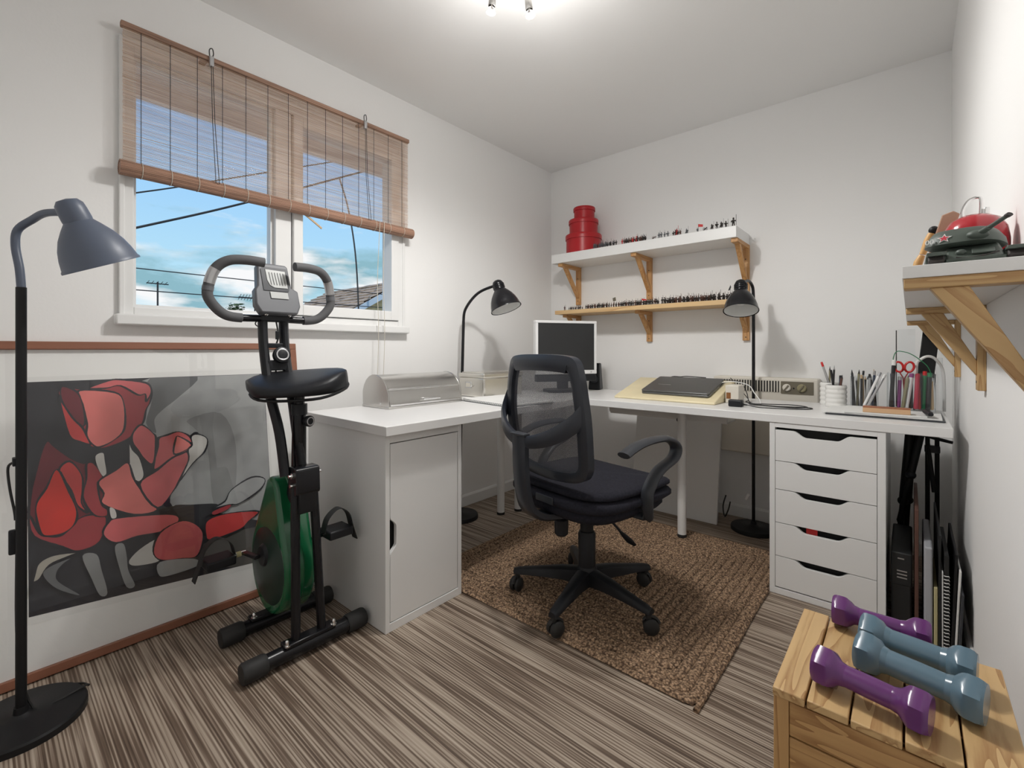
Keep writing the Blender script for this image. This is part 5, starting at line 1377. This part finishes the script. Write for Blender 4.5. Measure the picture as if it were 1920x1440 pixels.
# ------------------------------------------------------------------ cups, pens and organisers
def ribbed_cup(c, r, h, label):
    t_ = thing('pen_cup', label, 'cup', c)
    pr_ = [(.001,0),(r*.96,0)]
    for k in range(5):
        za, zb = h*(k+.04)/5, h*(k+.96)/5
        for j in range(5):
            u_ = j/4
            pr_.append((r*(.95+.07*math.sin(PI*u_)), za+(zb-za)*u_))
    pr_ += [(r*.95,h),(r*.86,h),(r*.84,h*.1),(.001,h*.1)]
    part('cup_body', MB().lathe(pr_, c, (0,0,1), 32), 'ceramic', t_)
    return t_
ribbed_cup((1.900,2.585,D), .0415, .102, 'front white ribbed ceramic pen cup')
ribbed_cup((1.868,2.665,D), .040, .108, 'rear white ribbed ceramic pen cup beside the heater')
def pen(p0, p1, r, body, tip, label, cap=None, group=None):
    p0, p1 = V(p0), V(p1); d = (p1-p0)
    t_ = thing('pen', label, 'pen', p0, group=group)
    part('barrel', MB().tube([p0, p0+d*.03, p0+d*.88, p0+d*.90], [r*.5, r, r, r*.9], 9), body, t_)
    part('tip' if not cap else 'cap', MB().tube([p0+d*.885, p0+d*(.93 if not cap else .99), p1], [r*1.02, r*(.6 if not cap else 1.02), r*(.12 if not cap else .7)], 9), tip, t_)
    return t_
cx_, cy_ = 1.895, 2.62
pen((1.893,2.655,D+.012),(1.835,2.66,D+.205), .005, 'pen_silver','pen_red','red topped silver pen leaning left in the rear cup', True)
pen((1.865,2.66,D+.012),(1.868,2.668,D+.185), .004, 'pen_olive','pen_black','olive pencil standing in the rear cup')
pen((1.885,2.59,D+.012),(1.893,2.59,D+.192), .0042, 'pen_black','pen_silver','slim black pen upright in the front cup')
pen((1.90,2.60,D+.012),(1.878,2.605,D+.170), .005, 'pen_black','pen_black','thick black marker leaning left in the front cup', True)
pen((1.905,2.58,D+.012),(1.925,2.57,D+.150), .005, 'brown_board','pen_black','short brown pencil in the front cup')
pen((1.912,2.60,D+.012),(1.915,2.615,D+.145), .006, 'pen_navy','pen_black','stubby navy pen low in the front cup', True)
# paper pile
for k, (xa, xb, ya, yb, rot_, m_, lab) in enumerate((
    (1.895,2.255,2.275,2.60, 0, 'charcoal_plastic', 'dark folder at the bottom of the paper pile on the desk end'),
    (1.885,2.250,2.285,2.60, R(-1), 'paper', 'wide white sheet in the middle of the paper pile'),
    (1.95,2.20,2.290,2.55, R(3), 'paper', 'white envelope on top of the paper pile'))):
    cxp, cyp = (xa+xb)/2, (ya+yb)/2
    mb_ = MB().obox((cxp, cyp, D+.003+.0055*k), (xb-xa, yb-ya, .0045), Matrix.Rotation(rot_, 3, 'Z'))
    solo('paper_sheet' if k else 'folder', mb_, m_, lab, 'paper' if k else 'folder', smooth=False)
PZ = D + .0170
blk = thing('wood_block', 'small wooden block with a dark brown top on the papers', 'block', (2.087, 2.325, PZ))
part('block_body', MB().box(2.015,2.160,2.306,2.345,PZ,PZ+.018), 'block_side', blk, bevel=.001, smooth=False)
part('block_face', MB().box(2.015,2.160,2.306,2.345,PZ+.018,PZ+.023), 'block_top', blk, bevel=.001, smooth=False)
kf = thing('craft_knife', 'black handled craft knife lying at the front of the papers', 'knife', (2.205, 2.32, PZ))
part('handle', MB().tube([(2.200,2.40,PZ+.010),(2.203,2.36,PZ+.012),(2.212,2.31,PZ+.010),(2.216,2.285,PZ+.009)], [.006,.010,.012,.008], 10, flat=.8), 'black_plastic', kf)
part('blade', MB().box(2.196,2.202,2.40,2.44,PZ+.009,PZ+.0100), 'pen_silver', kf, smooth=False)
def clear_pot(name, x0_, x1_, y0_, y1_, z0_, h, label):
    t_ = thing(name, label, 'organiser', ((x0_+x1_)/2, (y0_+y1_)/2, z0_))
    w_ = .0025
    part('base', MB().box(x0_,x1_,y0_,y1_,z0_,z0_+.004), 'acrylic', t_, smooth=False)
    for bx in ((x0_,x1_,y0_,y0_+w_),(x0_,x1_,y1_-w_,y1_),(x0_,x0_+w_,y0_+w_,y1_-w_),(x1_-w_,x1_,y0_+w_,y1_-w_)):
        part('panel', MB().box(*bx, z0_+.004, z0_+h), 'acrylic', t_, smooth=False)
    return t_
clear_pot('pen_organiser', 1.955, 2.052, 2.56, 2.64, D+.0002, .145, 'clear plastic pot packed with brushes and pens')
q = random.Random(9)
bm = ['pen_black','pen_black','pen_silver','charcoal_plastic','pen_wood','pen_navy','pen_olive','gloss_white','pen_black','charcoal_plastic']
for k in range(14):
    x_ = 1.964 + .079*((k*5 % 14)/13.0); y_ = 2.572 + .056*(k/13.0)
    m_ = bm[k % len(bm)]
    pen((x_, y_, D+.006), (x_+q.uniform(-.012,.014), y_+q.uniform(-.010,.008), D+.150+q.uniform(-.012,.030)), .0036+.001*q.random(), m_, q.choice(['pen_black','pen_silver','pen_wood']), {'pen_black':'slim black','pen_silver':'silver','charcoal_plastic':'charcoal','pen_wood':'pale wooden','pen_navy':'navy blue','pen_olive':'olive','gloss_white':'white'}[m_] + ' brush standing in the clear plastic pot', q.random() < .4, 'brushes in the clear pot')
pen((2.005,2.53,PZ+.0),(2.062,2.545,PZ+.150), .0058, 'gloss_white','pen_silver','fat white pen leaning against the clear pot', True)
pen((2.018,2.52,PZ+.0),(2.078,2.535,PZ+.142), .0052, 'pen_silver','gloss_white','silver pen leaning beside the fat white one', True)
clear_pot('pen_organiser', 2.085, 2.236, 2.47, 2.585, PZ+.0002, .150, 'clear acrylic organiser of markers and red scissors')
items = [(2.098,.010,.205,.0075,'pen_black','paper',1,'tall black marker with a bone white end'),
 (2.104,-.004,.165,.006,'pen_navy','chrome',1,'navy pen with a chrome clip in the acrylic organiser'),
 (2.122,.004,.135,.007,'pen_purple','pen_silver',1,'purple and white marker in the acrylic organiser'),
 (2.135,.016,.140,.006,'pen_olive','pen_olive',0,'olive brush in the acrylic organiser'),
 (2.146,.018,.150,.008,'gloss_white','pen_purple',1,'white marker with a plum cap'),
 (2.160,.000,.142,.008,'pen_black','pen_black',1,'fat black marker in the middle of the organiser'),
 (2.176,.006,.148,.008,'pen_crimson','pen_crimson',1,'crimson marker in the acrylic organiser'),
 (2.186,-.004,.150,.006,'pen_red','pen_red',1,'bright red pen right of the crimson marker'),
 (2.200,.004,.160,.007,'pen_green','pen_red',1,'green pen with a red cap in the acrylic organiser'),
 (2.212,.006,.155,.008,'pen_black','pen_green',1,'black tube with a green end in the organiser'),
 (2.224,-.002,.135,.007,'pen_wood','gloss_white',1,'pale wooden handled tool in the organiser')]
for k, (x_, dx, hgt, r_, b1, b2, cp_, lab) in enumerate(items):
    yy = 2.482 + .010*(k % 3)
    pen((x_, yy, PZ+.006), (x_+dx, yy+.012, PZ+hgt), r_*.98, b1, b2, lab, bool(cp_))
sci = thing('scissors', 'red handled scissors standing in the acrylic organiser', 'scissors', (2.15, 2.535, PZ+.005))
for sg, xo in ((-1, 2.122), (1, 2.156)):
    lp_ = [(xo+.0145*math.cos(2*PI*j/18)+sg*.002*math.sin(2*PI*j/18), 2.538, PZ+.175+.021*math.sin(2*PI*j/18)) for j in range(18)]
    part('finger_loop', MB().tube(lp_, .0042, 8, closed=True), 'pen_red', sci)
    part('shank', MB().tube([(xo-sg*.002,2.538,PZ+.155),(2.139+sg*.003,2.538,PZ+.13),(2.139-sg*.004,2.537,PZ+.02)], [.004,.005,.003], 8, flat=.5), 'pen_red', sci)
solo('steel_ruler', MB().box(2.112,2.1155,2.560,2.580,PZ+.006,PZ+.330), 'grille_dark', 'long thin dark ruler standing in the acrylic organiser', 'ruler', smooth=False)
solo('acrylic_sheet', MB().box(2.118,2.175,2.590,2.592,D+.0002,PZ+.335), 'acrylic', 'tall clear plastic sheet standing behind the organiser', 'sheet', smooth=False)
solo('green_wire', MB().tube(spline([(2.10,2.54,PZ+.010),(2.105,2.54,PZ+.215),(2.14,2.54,PZ+.238),(2.19,2.535,PZ+.205),(2.222,2.53,PZ+.150),(2.222,2.53,PZ+.010)], 6), .0018, 6), 'pen_green', 'thin green wire arching over the red scissors', 'wire')
solo('white_tube', MB().tube(spline([(2.18,2.56,PZ+.010),(2.178,2.56,PZ+.175),(2.190,2.56,PZ+.205),(2.215,2.56,PZ+.220),(2.24,2.57,PZ+.205),(2.262,2.60,PZ+.15),(2.266,2.62,D+.008)], 6), .0055, 8), 'gloss_white', 'thick white tube bent over beside the black sleeve', 'tube')
solo('black_sleeve', MB().hexa([(2.165,2.60,D+.0002),(2.22,2.60,D+.0002),(2.22,2.612,D+.0002),(2.165,2.612,D+.0002),(2.200,2.665,D+.345),(2.255,2.665,D+.345),(2.255,2.677,D+.345),(2.200,2.677,D+.345)]), 'matte_black', 'tall black sleeve leaning back under the wall shelf', 'sleeve', bevel=.003, smooth=False)
solo('plastic_bag', MB().rings([[(2.252+.014*math.cos(2*PI*j/10)*s1+ox, 2.68+.03*math.sin(2*PI*j/10)*s1, z_) for j in range(10)] for s1, ox, z_ in ((.5,0,D+.0005),(.9,.004,D+.04),(1.0,.002,D+.09),(.8,.006,D+.14),(.95,.0,D+.19),(.5,.004,D+.23))]), 'acrylic', 'crumpled clear plastic bag at the desk end by the wall', 'bag')

# ------------------------------------------------------------------ right wall shelf
rsf = thing('wall_shelf', 'white shelf on wooden brackets along the right wall', 'shelf', (2.23, 1.9, .88))
SX0, SZ0, SZ1 = 2.147, 1.115, 1.135
part('board', MB().box(SX0, XR, .985, 2.78, SZ0, SZ1), 'white_paint', rsf, bevel=.001, smooth=False)
for y_ in (1.008, 1.72, 2.50):
    bracket(rsf, (XR, y_, SZ0), (-1,0,0), (0,1,0), .158, .178, .042, .045, t=.017, pale=True, bt=.030)
TZ = SZ1
tk_ = thing('model_tank', 'dark green model tank with a raised gun on the right wall shelf', 'model tank', (2.237, 1.18, TZ))
txc, ty = 2.234, 1.012
hull = [(-.028,.012),(.028,.012),(.031,.030),(.026,.044),(-.026,.044),(-.031,.030)]
part('hull', MB().hexa([(txc-.034,ty,TZ+.008),(txc+.034,ty,TZ+.008),(txc+.034,ty+.185,TZ+.010),(txc-.034,ty+.185,TZ+.010),(txc-.030,ty+.050,TZ+.046),(txc+.030,ty+.050,TZ+.046),(txc+.030,ty+.180,TZ+.048),(txc-.030,ty+.180,TZ+.048)]), 'tank_green', tk_, bevel=.003)
part('hull_nose', MB().hexa([(txc-.034,ty+.004,TZ+.0),(txc+.034,ty+.004,TZ+.0),(txc+.034,ty+.03,TZ+.0),(txc-.034,ty+.03,TZ+.0),(txc-.034,ty,TZ+.012),(txc+.034,ty,TZ+.012),(txc+.034,ty+.03,TZ+.012),(txc-.034,ty+.03,TZ+.012)]), 'tank_green', tk_, bevel=.002)
for sg in (-1, 1):
    xx = txc + sg*.045
    tr_ = part('track', MB().prism([(ty-.002,TZ+.010),(ty+.010,TZ+.0),(ty+.175,TZ+.0),(ty+.195,TZ+.012),(ty+.185,TZ+.026),(ty+.008,TZ+.024)], (xx-.010,0,0), (0,1,0), (0,0,1), (.020,0,0)), 'track_dark', tk_, bevel=.002)
    for k in range(5):
        part('road_wheel', MB().cyl((xx-.012,ty+.025+.034*k,TZ+.013),(xx+.012,ty+.025+.034*k,TZ+.013), .012, n=14), 'tank_green', tr_)
    part('mudguard', MB().hexa([(xx-.012,ty-.008,TZ+.020),(xx+.012,ty-.008,TZ+.020),(xx+.012,ty+.19,TZ+.029),(xx-.012,ty+.19,TZ+.029),(xx-.012,ty-.006,TZ+.027),(xx+.012,ty-.006,TZ+.027),(xx+.012,ty+.19,TZ+.032),(xx-.012,ty+.19,TZ+.032)]), 'tank_green', tk_, bevel=.001)
part('driver_hatch', MB().obox((txc+.010,ty+.020,TZ+.026), (.026,.020,.004), Matrix.Rotation(R(35),3,'X')), 'tank_green', tk_, bevel=.001)
part('ball_mount', MB().ball((txc-.015,ty+.020,TZ+.026), .007, 12, 8), 'tank_green', tk_)
part('tow_cable', MB().tube(spline([(txc-.022,ty+.003,TZ+.014),(txc-.010,ty+.004,TZ+.012),(txc+.010,ty+.004,TZ+.014),(txc+.026,ty+.008,TZ+.020)], 4), .0014, 6), 'track_dark', tk_)
def tring(sx, sy, z_, oy=0, ox=0, e=3.0, n_=28):
    out = []
    for j in range(n_):
        a = 2*PI*j/n_; c, s2 = math.cos(a), math.sin(a)
        lx = math.copysign(abs(c)**(2/e), c)*sx; ly = math.copysign(abs(s2)**(2/e), s2)*sy + oy
        # turret is swung round so that the gun points to the viewer's right
        ca, sa = math.cos(R(-18)), math.sin(R(-18))
        out.append((txc-.006+ox + lx*ca - ly*sa, ty+.085 + lx*sa + ly*ca, z_))
    return out
TUR = MB().rings([tring(.040,.052,TZ+.044), tring(.047,.060,TZ+.050), tring(.045,.057,TZ+.064), tring(.037,.046,TZ+.080), tring(.034,.043,TZ+.082), tring(.015,.02,TZ+.083)])
tur = part('turret', TUR, 'tank_green', tk_, angle=50)
part('mantlet', MB().ball((txc+.004,ty+.030,TZ+.061), (.014,.012,.010), 12, 8), 'tank_green', tur)
gp0, gp1 = V(txc+.006,ty+.026,TZ+.062), V(txc+.034,ty-.014,TZ+.083)
part('gun_barrel', MB().tube([gp0, gp0.lerp(gp1,.35), gp0.lerp(gp1,.36), gp1], [.0055,.0048,.0038,.0034], 12), 'tank_green', tk_)
part('muzzle', MB().tube([gp0.lerp(gp1,.93), gp1+(gp1-gp0)*.03], .0042, 12), 'track_dark', tk_)
part('hatch', MB().cyl((txc-.010,ty+.10,TZ+.079),(txc-.010,ty+.10,TZ+.085), .014, n=16), 'tank_green', tur)
# star and number painted on the turret cheek
from mathutils.bvhtree import BVHTree
bvh = BVHTree.FromPolygons(TUR.v, TUR.f)
rd = V(.50, .86, 0).normalized()
hit = bvh.ray_cast(V(txc-.028, ty+.045, TZ+.062) - rd*.3, rd)
sc0, n_ = hit[0], hit[1]
if n_.dot(rd) > 0: n_ = -n_
u_ = V(0,0,1).cross(n_).normalized(); v_ = n_.cross(u_).normalized()
def star(r_, d_):
    return [(r_*(1 if k % 2 == 0 else .42)*math.sin(PI*k/5), r_*(1 if k % 2 == 0 else .42)*math.cos(PI*k/5)) for k in range(10)]
st_ = MB(); st_.cur = 0; st_.prism(star(.0105,0), sc0+n_*.0004, u_, v_, n_*.0006); st_.cur = 1; st_.prism(star(.0070,0), sc0+n_*.0011, u_, v_, n_*.0005)
part('star_badge', st_, ['paper','star_red'], tk_, 'painted red star with a white edge', smooth=False)
nm_ = MB()
for cx0 in (-.0215, -.0155):
    lp_ = [sc0+n_*.0012+u_*(cx0+.0022*math.cos(2*PI*j/12))+v_*(-.004+.0048*math.sin(2*PI*j/12)) for j in range(12)]
    nm_.tube(lp_, .0007, 4, closed=True)
part('turret_number', nm_, 'paper', tk_, 'white painted number')
tk_.scale = (1, 1, .78)
# glossy red helmet-like tin behind the tank
hl_ = thing('red_case', 'glossy red domed case with a chrome carry ring behind the model tank', 'case', (2.252, 1.27, TZ))
DX, DY = 2.252, 1.262
part('dome', MB().lathe([(.001,0),(.046,0),(.048,.008),(.048,.080),(.045,.105),(.036,.124),(.020,.134),(.001,.137)], (DX,DY,TZ), (0,0,1), 36), 'helmet_red', hl_)
part('carry_ring', MB().tube(spline([(DX-.016,DY,TZ+.130),(DX-.017,DY,TZ+.148),(DX-.008,DY,TZ+.168),(DX+.006,DY,TZ+.172),(DX+.009,DY,TZ+.160),(DX+.008,DY,TZ+.130)], 5), .0028, 8), 'chrome', hl_)
part('clasp', MB().box(DX+.012,DX+.020,DY-.008,DY+.008,TZ+.124,TZ+.148), 'chrome', hl_, bevel=.002)
part('base_stud', MB().lathe([(.007,0),(.008,.004),(.005,.008),(.001,.008)], (DX+.048,DY-.02,TZ+.02), (0,-1,0), 12), 'chrome', hl_)
hl_.scale = (1, 1, .92)
# brown wooden plank and jointed wooden arm
solo('brown_plank', MB().prism([(0,0),(.026,0),(.030,.150),(.018,.158),(.002,.152)], (2.168,1.318,TZ), (1,0,0), (.25,.04,.968), (0,.010,0)), 'tan_wood', 'tan wooden plank leaning behind the model tank', 'plank', bevel=.002, smooth=False)
wa = thing('mannequin_arm', 'jointed wooden mannequin arm hanging at the shelf corner', 'mannequin arm', (2.172, 1.348, TZ))
part('hand', MB().ball((2.161,1.348,TZ+.014), (.008,.006,.013), 10, 8), 'skin_wood', wa)
part('forearm', MB().tube([(2.163,1.348,TZ+.026),(2.171,1.348,TZ+.055),(2.177,1.348,TZ+.070)], [.006,.0085,.006], 10), 'skin_wood', wa)
part('upper_arm', MB().tube([(2.178,1.348,TZ+.072),(2.187,1.348,TZ+.10),(2.193,1.348,TZ+.115)], [.006,.008,.007], 10), 'skin_wood', wa)
part('shoulder_joint', MB().ball((2.196,1.348,TZ+.122), .009, 10, 7), 'matte_black', wa)
solo('clear_tub', MB().rings([[(2.225+.06*x_, 2.25+.12*y_, z_) for x_, y_ in rrect(1.0*s1,1.0*s1,.15)] for s1, z_ in ((.9,TZ+.0004),(1,TZ+.09),(1.05,TZ+.092),(1.05,TZ+.098))]), 'acrylic', 'clear plastic tub far along the right wall shelf', 'tub')

# ------------------------------------------------------------------ wooden crate and dumbbells
cr_ = thing('wooden_crate', 'rough pine crate with a slatted lid by the right wall', 'crate', (2.13, 1.017, 0))
kx0, kx1, ky0, ky1, kz = 1.982, 2.280, .868, 1.168, .440
gaps = [kx0, kx0+.048, kx0+.105, kx0+.168, kx0+.232, kx1]
for k in range(5):
    a, b_ = gaps[k]+.0015, gaps[k+1]-.0015
    part('lid_slat', MB().box(a, b_, ky0-.004+.002*(k % 2), ky1+.002*((k+1) % 2), kz-.014, kz-.0008*(k % 3)), 'crate_y', cr_, bevel=.0018)
for px_, py_ in ((kx0+.002, ky0),(kx1-.024, ky0),(kx0+.002, ky1-.022),(kx1-.024, ky1-.022)):
    part('corner_post', MB().box(px_, px_+.022, py_+.001, py_+.021, 0, kz-.0145), 'crate_z', cr_, bevel=.0015)
zz_ = kz - .016
k = 0
while zz_ > .05:
    h_ = (.058, .062, .055, .060, .058, .060, .060)[k % 7]
    lo = max(.004, zz_-h_)
    part('side_slat', MB().box(kx0+.0245, kx1-.0245, ky0+.003, ky0+.014, lo, zz_-.003), 'crate_x', cr_, bevel=.0015)
    part('side_slat', MB().box(kx0+.0245, kx1-.0245, ky1-.014, ky1-.003, lo, zz_-.003), 'crate_x', cr_, bevel=.0015)
    for xa in (kx0+.003, kx1-.014):
        part('side_slat', MB().box(xa, xa+.011, ky0+.0225, ky1-.0225, lo, zz_-.003), 'crate_y', cr_, bevel=.0015)
    zz_ -= h_; k += 1
for k in range(4):
    part('staple', MB().box(kx0+.0005, kx0+.0025, ky0+.009, ky0+.013, .36-.06*k, .366-.06*k), 'pen_silver', cr_, smooth=False)
def dumbbell(c, ang, L, rh, rb, m_, label, tilt=0.0):
    t_ = thing('dumbbell', label, 'dumbbell', c, ang, 'dumbbells on the crate', local=True, rot=(0, 0, ang))
    part('bar', MB().lathe([(rb,-L/2+.030),(rb,-L/2+.045),(rb*1.02,0),(rb,L/2-.045),(rb,L/2-.030)], (0,0,rh*.93), (1,0,0), 20), m_, t_)
    for sg in (-1, 1):
        pr_ = [(.001,L/2),(rh*.80,L/2),(rh*.95,L/2-.003),(rh,L/2-.008),(rh,L/2-.020),(rh*.96,L/2-.0245),(rb*1.45,L/2-.0305),(rb*1.12,L/2-.036),(rb,L/2-.044)]
        rg = []
        for r_, x_ in pr_:
            ring = []
            for j in range(24):
                a = 2*PI*j/24
                # rounded hexagonal head
                f_ = math.cos(PI/6)/math.cos(((a) % (PI/3)) - PI/6)
                f_ = 1 + (f_-1)*(.95 if r_ > rb*1.6 else 0)
                rr = r_*f_
                ring.append((sg*x_, rr*math.sin(a), rh*.93 + rr*math.cos(a)))
            rg.append(ring if sg > 0 else ring[::-1])
        part('head', MB().rings(rg, False, False), m_, t_, angle=33)
    return t_
dumbbell((2.108, .914, kz), R(-11), .148, .0325, .0165, 'purple_vinyl', 'purple dumbbell nearest the front of the crate')
dumbbell((2.165, .995, kz), R(-13), .160, .0355, .0195, 'blue_vinyl', 'blue-grey dumbbell next to the front purple one')
dumbbell((2.164, 1.074, kz), R(-8), .154, .0355, .0195, 'blue_vinyl', 'blue-grey dumbbell between its twin and the far purple one')
dumbbell((2.112, 1.145, kz), R(0), .150, .0310, .0160, 'purple_vinyl', 'purple dumbbell at the far side of the crate')

# ------------------------------------------------------------------ things stored between the drawers and the right wall
def slab(name, x0_, x1_, y0_, y1_, z1_, m_, label, cat, lean_=0.0, bev=.002):
    return solo(name, MB().hexa([(x0_,y0_,0.0003),(x1_,y0_,0.0003),(x1_,y1_,0.0003),(x0_,y1_,0.0003),(x0_+lean_,y0_,z1_),(x1_+lean_,y0_,z1_),(x1_+lean_,y1_,z1_),(x0_+lean_,y1_,z1_)]), m_, label, cat, bevel=bev, smooth=False)
slab('brown_board', 2.170, 2.181, 2.16, 2.60, .435, 'brown_board', 'tall reddish brown board standing beside the drawers', 'board')
slab('grey_case', 2.194, 2.216, 2.10, 2.45, .330, 'case_grey', 'slim silver grey case standing between the boards', 'case', .0, .005)
slab('yellow_pad', 2.2185, 2.2285, 2.10, 2.40, .200, 'yellow_card', 'pale yellow pad standing beside the silver case', 'pad')
slab('black_folder', 2.2300, 2.2365, 2.08, 2.52, .385, 'case_black', 'thin black folder right of the yellow pad', 'folder')
slab('white_folder', 2.2375, 2.2405, 2.06, 2.38, .270, 'paper', 'thin white folder behind the spiral sketchbook', 'folder')
sk_ = thing('sketchbook', 'black sketchbook with a white spiral spine on the floor by the wall', 'sketchbook', (2.25, 2.2, 0))
part('pages', MB().box(2.2425,2.2535,2.050,2.38,.0005,.330), 'case_black', sk_, bevel=.001, smooth=False)
sp_ = MB()
for k in range(22):
    z_ = .02 + .0115*k
    sp_.tube([(2.248+.0065*math.cos(t_), 2.050+.0055*math.sin(t_), z_+.0008*j) for j, t_ in enumerate([R(45*j) for j in range(8)])], .0014, 5, closed=True)
part('spiral', sp_, 'paper', sk_)
slab('black_portfolio', 2.2555, 2.2625, 2.04, 2.40, .345, 'matte_black', 'black portfolio leaning just right of the sketchbook', 'portfolio', .012)
slab('white_board', 2.2640, 2.2690, 2.02, 2.40, .300, 'paper', 'white board next to the wall beside the black portfolio', 'board', .012)
slab('dark_folder', 2.2700, 2.2760, 2.00, 2.40, .235, 'charcoal_plastic', 'short charcoal folder nearest the right wall', 'folder', .010)
bc = thing('black_case', 'black equipment case with silver catches beside the drawers', 'case', (2.135, 2.3, 0))
part('case_body', MB().box(2.106,2.163,2.17,2.52,.0005,.225), 'case_black', bc, bevel=.006)
part('case_lid', MB().box(2.104,2.165,2.168,2.522,.150,.270), 'case_black', bc, bevel=.006)
for k in range(3):
    part('catch', MB().box(2.122,2.150,2.1662,2.1680,.178+.012*k,.182+.012*k), 'pen_silver', bc, smooth=False)
part('badge', MB().box(2.124,2.142,2.1662,2.1680,.246,.250), 'pen_silver', bc, smooth=False)
tp_ = thing('camera_tripod', 'folded black tripod standing beside the drawer unit', 'tripod', (2.17, 2.62, 0))
for (p0_, p1_) in (((2.110,2.58,.012),(2.160,2.60,.69)), ((2.135,2.64,.012),(2.168,2.61,.69)), ((2.125,2.55,.28),(2.195,2.60,.66))):
    tl_ = part('tripod_leg', MB().tube([p0_, V(p0_).lerp(V(p1_),.5), V(p0_).lerp(V(p1_),.51), p1_], [.010,.010,.014,.015], 10), 'matte_black', tp_)
    part('leg_clamp', MB().ball(V(p0_).lerp(V(p1_),.5), .019, 10, 7), 'black_plastic', tl_)
    part('leg_tip', MB().tube([V(p0_)-V(0,0,.012), p0_], [.008,.011], 8), 'black_rubber', tl_)
part('tripod_head', MB().box(2.135,2.195,2.575,2.635,.655,.695), 'black_plastic', tp_, bevel=.006)
part('pan_handle', MB().tube([(2.175,2.56,.655),(2.235,2.53,.640),(2.285,2.51,.632)], [.008,.007,.006], 10), 'matte_black', tp_)
ls_ = thing('light_stand', 'second slim black stand leaning in the corner by the right wall', 'stand', (2.23, 2.66, 0))
for p0_, p1_ in (((2.215,2.66,.0),(2.215,2.66,.694)), ((2.245,2.64,.0),(2.245,2.66,.694)), ((2.235,2.62,.40),(2.215,2.655,.60))):
    part('stand_pole', MB().tube([p0_, p1_], [.008,.008], 10), 'matte_black', ls_)
part('stand_clamp', MB().box(2.205,2.255,2.645,2.675,.56,.59), 'black_plastic', ls_, bevel=.004)

# ------------------------------------------------------------------ panels leaning under the back desk
def lean_panel(x0_, x1_, yb_, yt_, z1_, th, m_, label):
    solo('leaning_board', MB().hexa([(x0_,yb_,0.0005),(x1_,yb_,0.0005),(x1_,yb_+th,0.0005),(x0_,yb_+th,0.0005),(x0_,yt_,z1_),(x1_,yt_,z1_),(x1_,yt_+th,z1_),(x0_,yt_+th,z1_)]), m_, label, 'board', bevel=.002, smooth=False)
lean_panel(.80, 1.325, 2.748, 2.84, .625, .022, 'white_paint', 'white board leaning against the wall under the back desk')


# ------------------------------------------------------------------ ceiling spot fitting
cf_ = thing('ceiling_spotlight', 'chrome ceiling fitting with four halogen spot heads', 'ceiling light', (1.120, 1.192, 2.30))
part('ceiling_plate', MB().lathe([(.001,0),(.075,0),(.075,-.018),(.068,-.026),(.001,-.028)], (1.120,1.192,2.40), (0,0,1), 36), 'chrome', cf_)
heads = [((1.030,1.197,2.222),(-.10,-.05,-1)), ((1.121,1.297,2.222),(.10,.10,-1)), ((1.222,1.200,2.222),(.15,-.05,-1)), ((1.125,1.088,2.222),(.05,-.2,-1))]
mat('bulb_glow', (1, 1, 1), 0.2)
bnode = MAT['bulb_glow'].node_tree.nodes['Principled BSDF']
bnode.inputs['Emission Color'].default_value = (1.0, 0.93, 0.84, 1)
bnode.inputs['Emission Strength'].default_value = 6.0
for (hp_, hd_), hw_ in zip(heads, (.7, 2.0, .65, .65)):
    hp_ = V(hp_); hd_ = V(hd_).normalized()
    arm0 = V(1.120, 1.192, 2.378); out_ = (V(hp_.x, hp_.y, 0) - V(1.120,1.192,0)).normalized()
    am = part('spot_arm', MB().tube(spline([arm0+out_*.03, arm0+out_*.055+V(0,0,-.012), hp_-hd_*.055], 5), .006, 8), 'chrome', cf_)
    hdp = part('spot_head', MB().lathe([(.001,-.062),(.010,-.060),(.0125,-.055),(.0130,.0),(.0115,.002)], hp_, hd_, 20), 'steel', cf_)
    part('lamp_reflector', MB().lathe([(.008,.002),(.0125,.010),(.0165,.020),(.0172,.024)], hp_, hd_, 20), 'chrome', hdp)
    part('lamp_face', MB().lathe([(.0168,.0235),(.001,.0245)], hp_, hd_, 20), 'bulb_glow', hdp)
    for kind_, pw in (('SPOT', 1.0), ('POINT', .15)):    # forward beam, and a weak point light added as fill for ceiling and walls
        ldt = bpy.data.lights.new('spot_beam_and_fill', kind_)
        ldt.energy = LAMP_W * pw * hw_
        ldt.color = (1.0, 0.98, 0.95)
        ldt.shadow_soft_size = 0.035
        if kind_ == 'SPOT':
            ldt.spot_size = R(172); ldt.spot_blend = 0.6
        lo_ = bpy.data.objects.new('spot_beam_and_fill', ldt)
        COL.objects.link(lo_)
        lo_.location = hp_ + hd_*.05
        lo_.rotation_euler = hd_.to_track_quat('-Z', 'Y').to_euler()
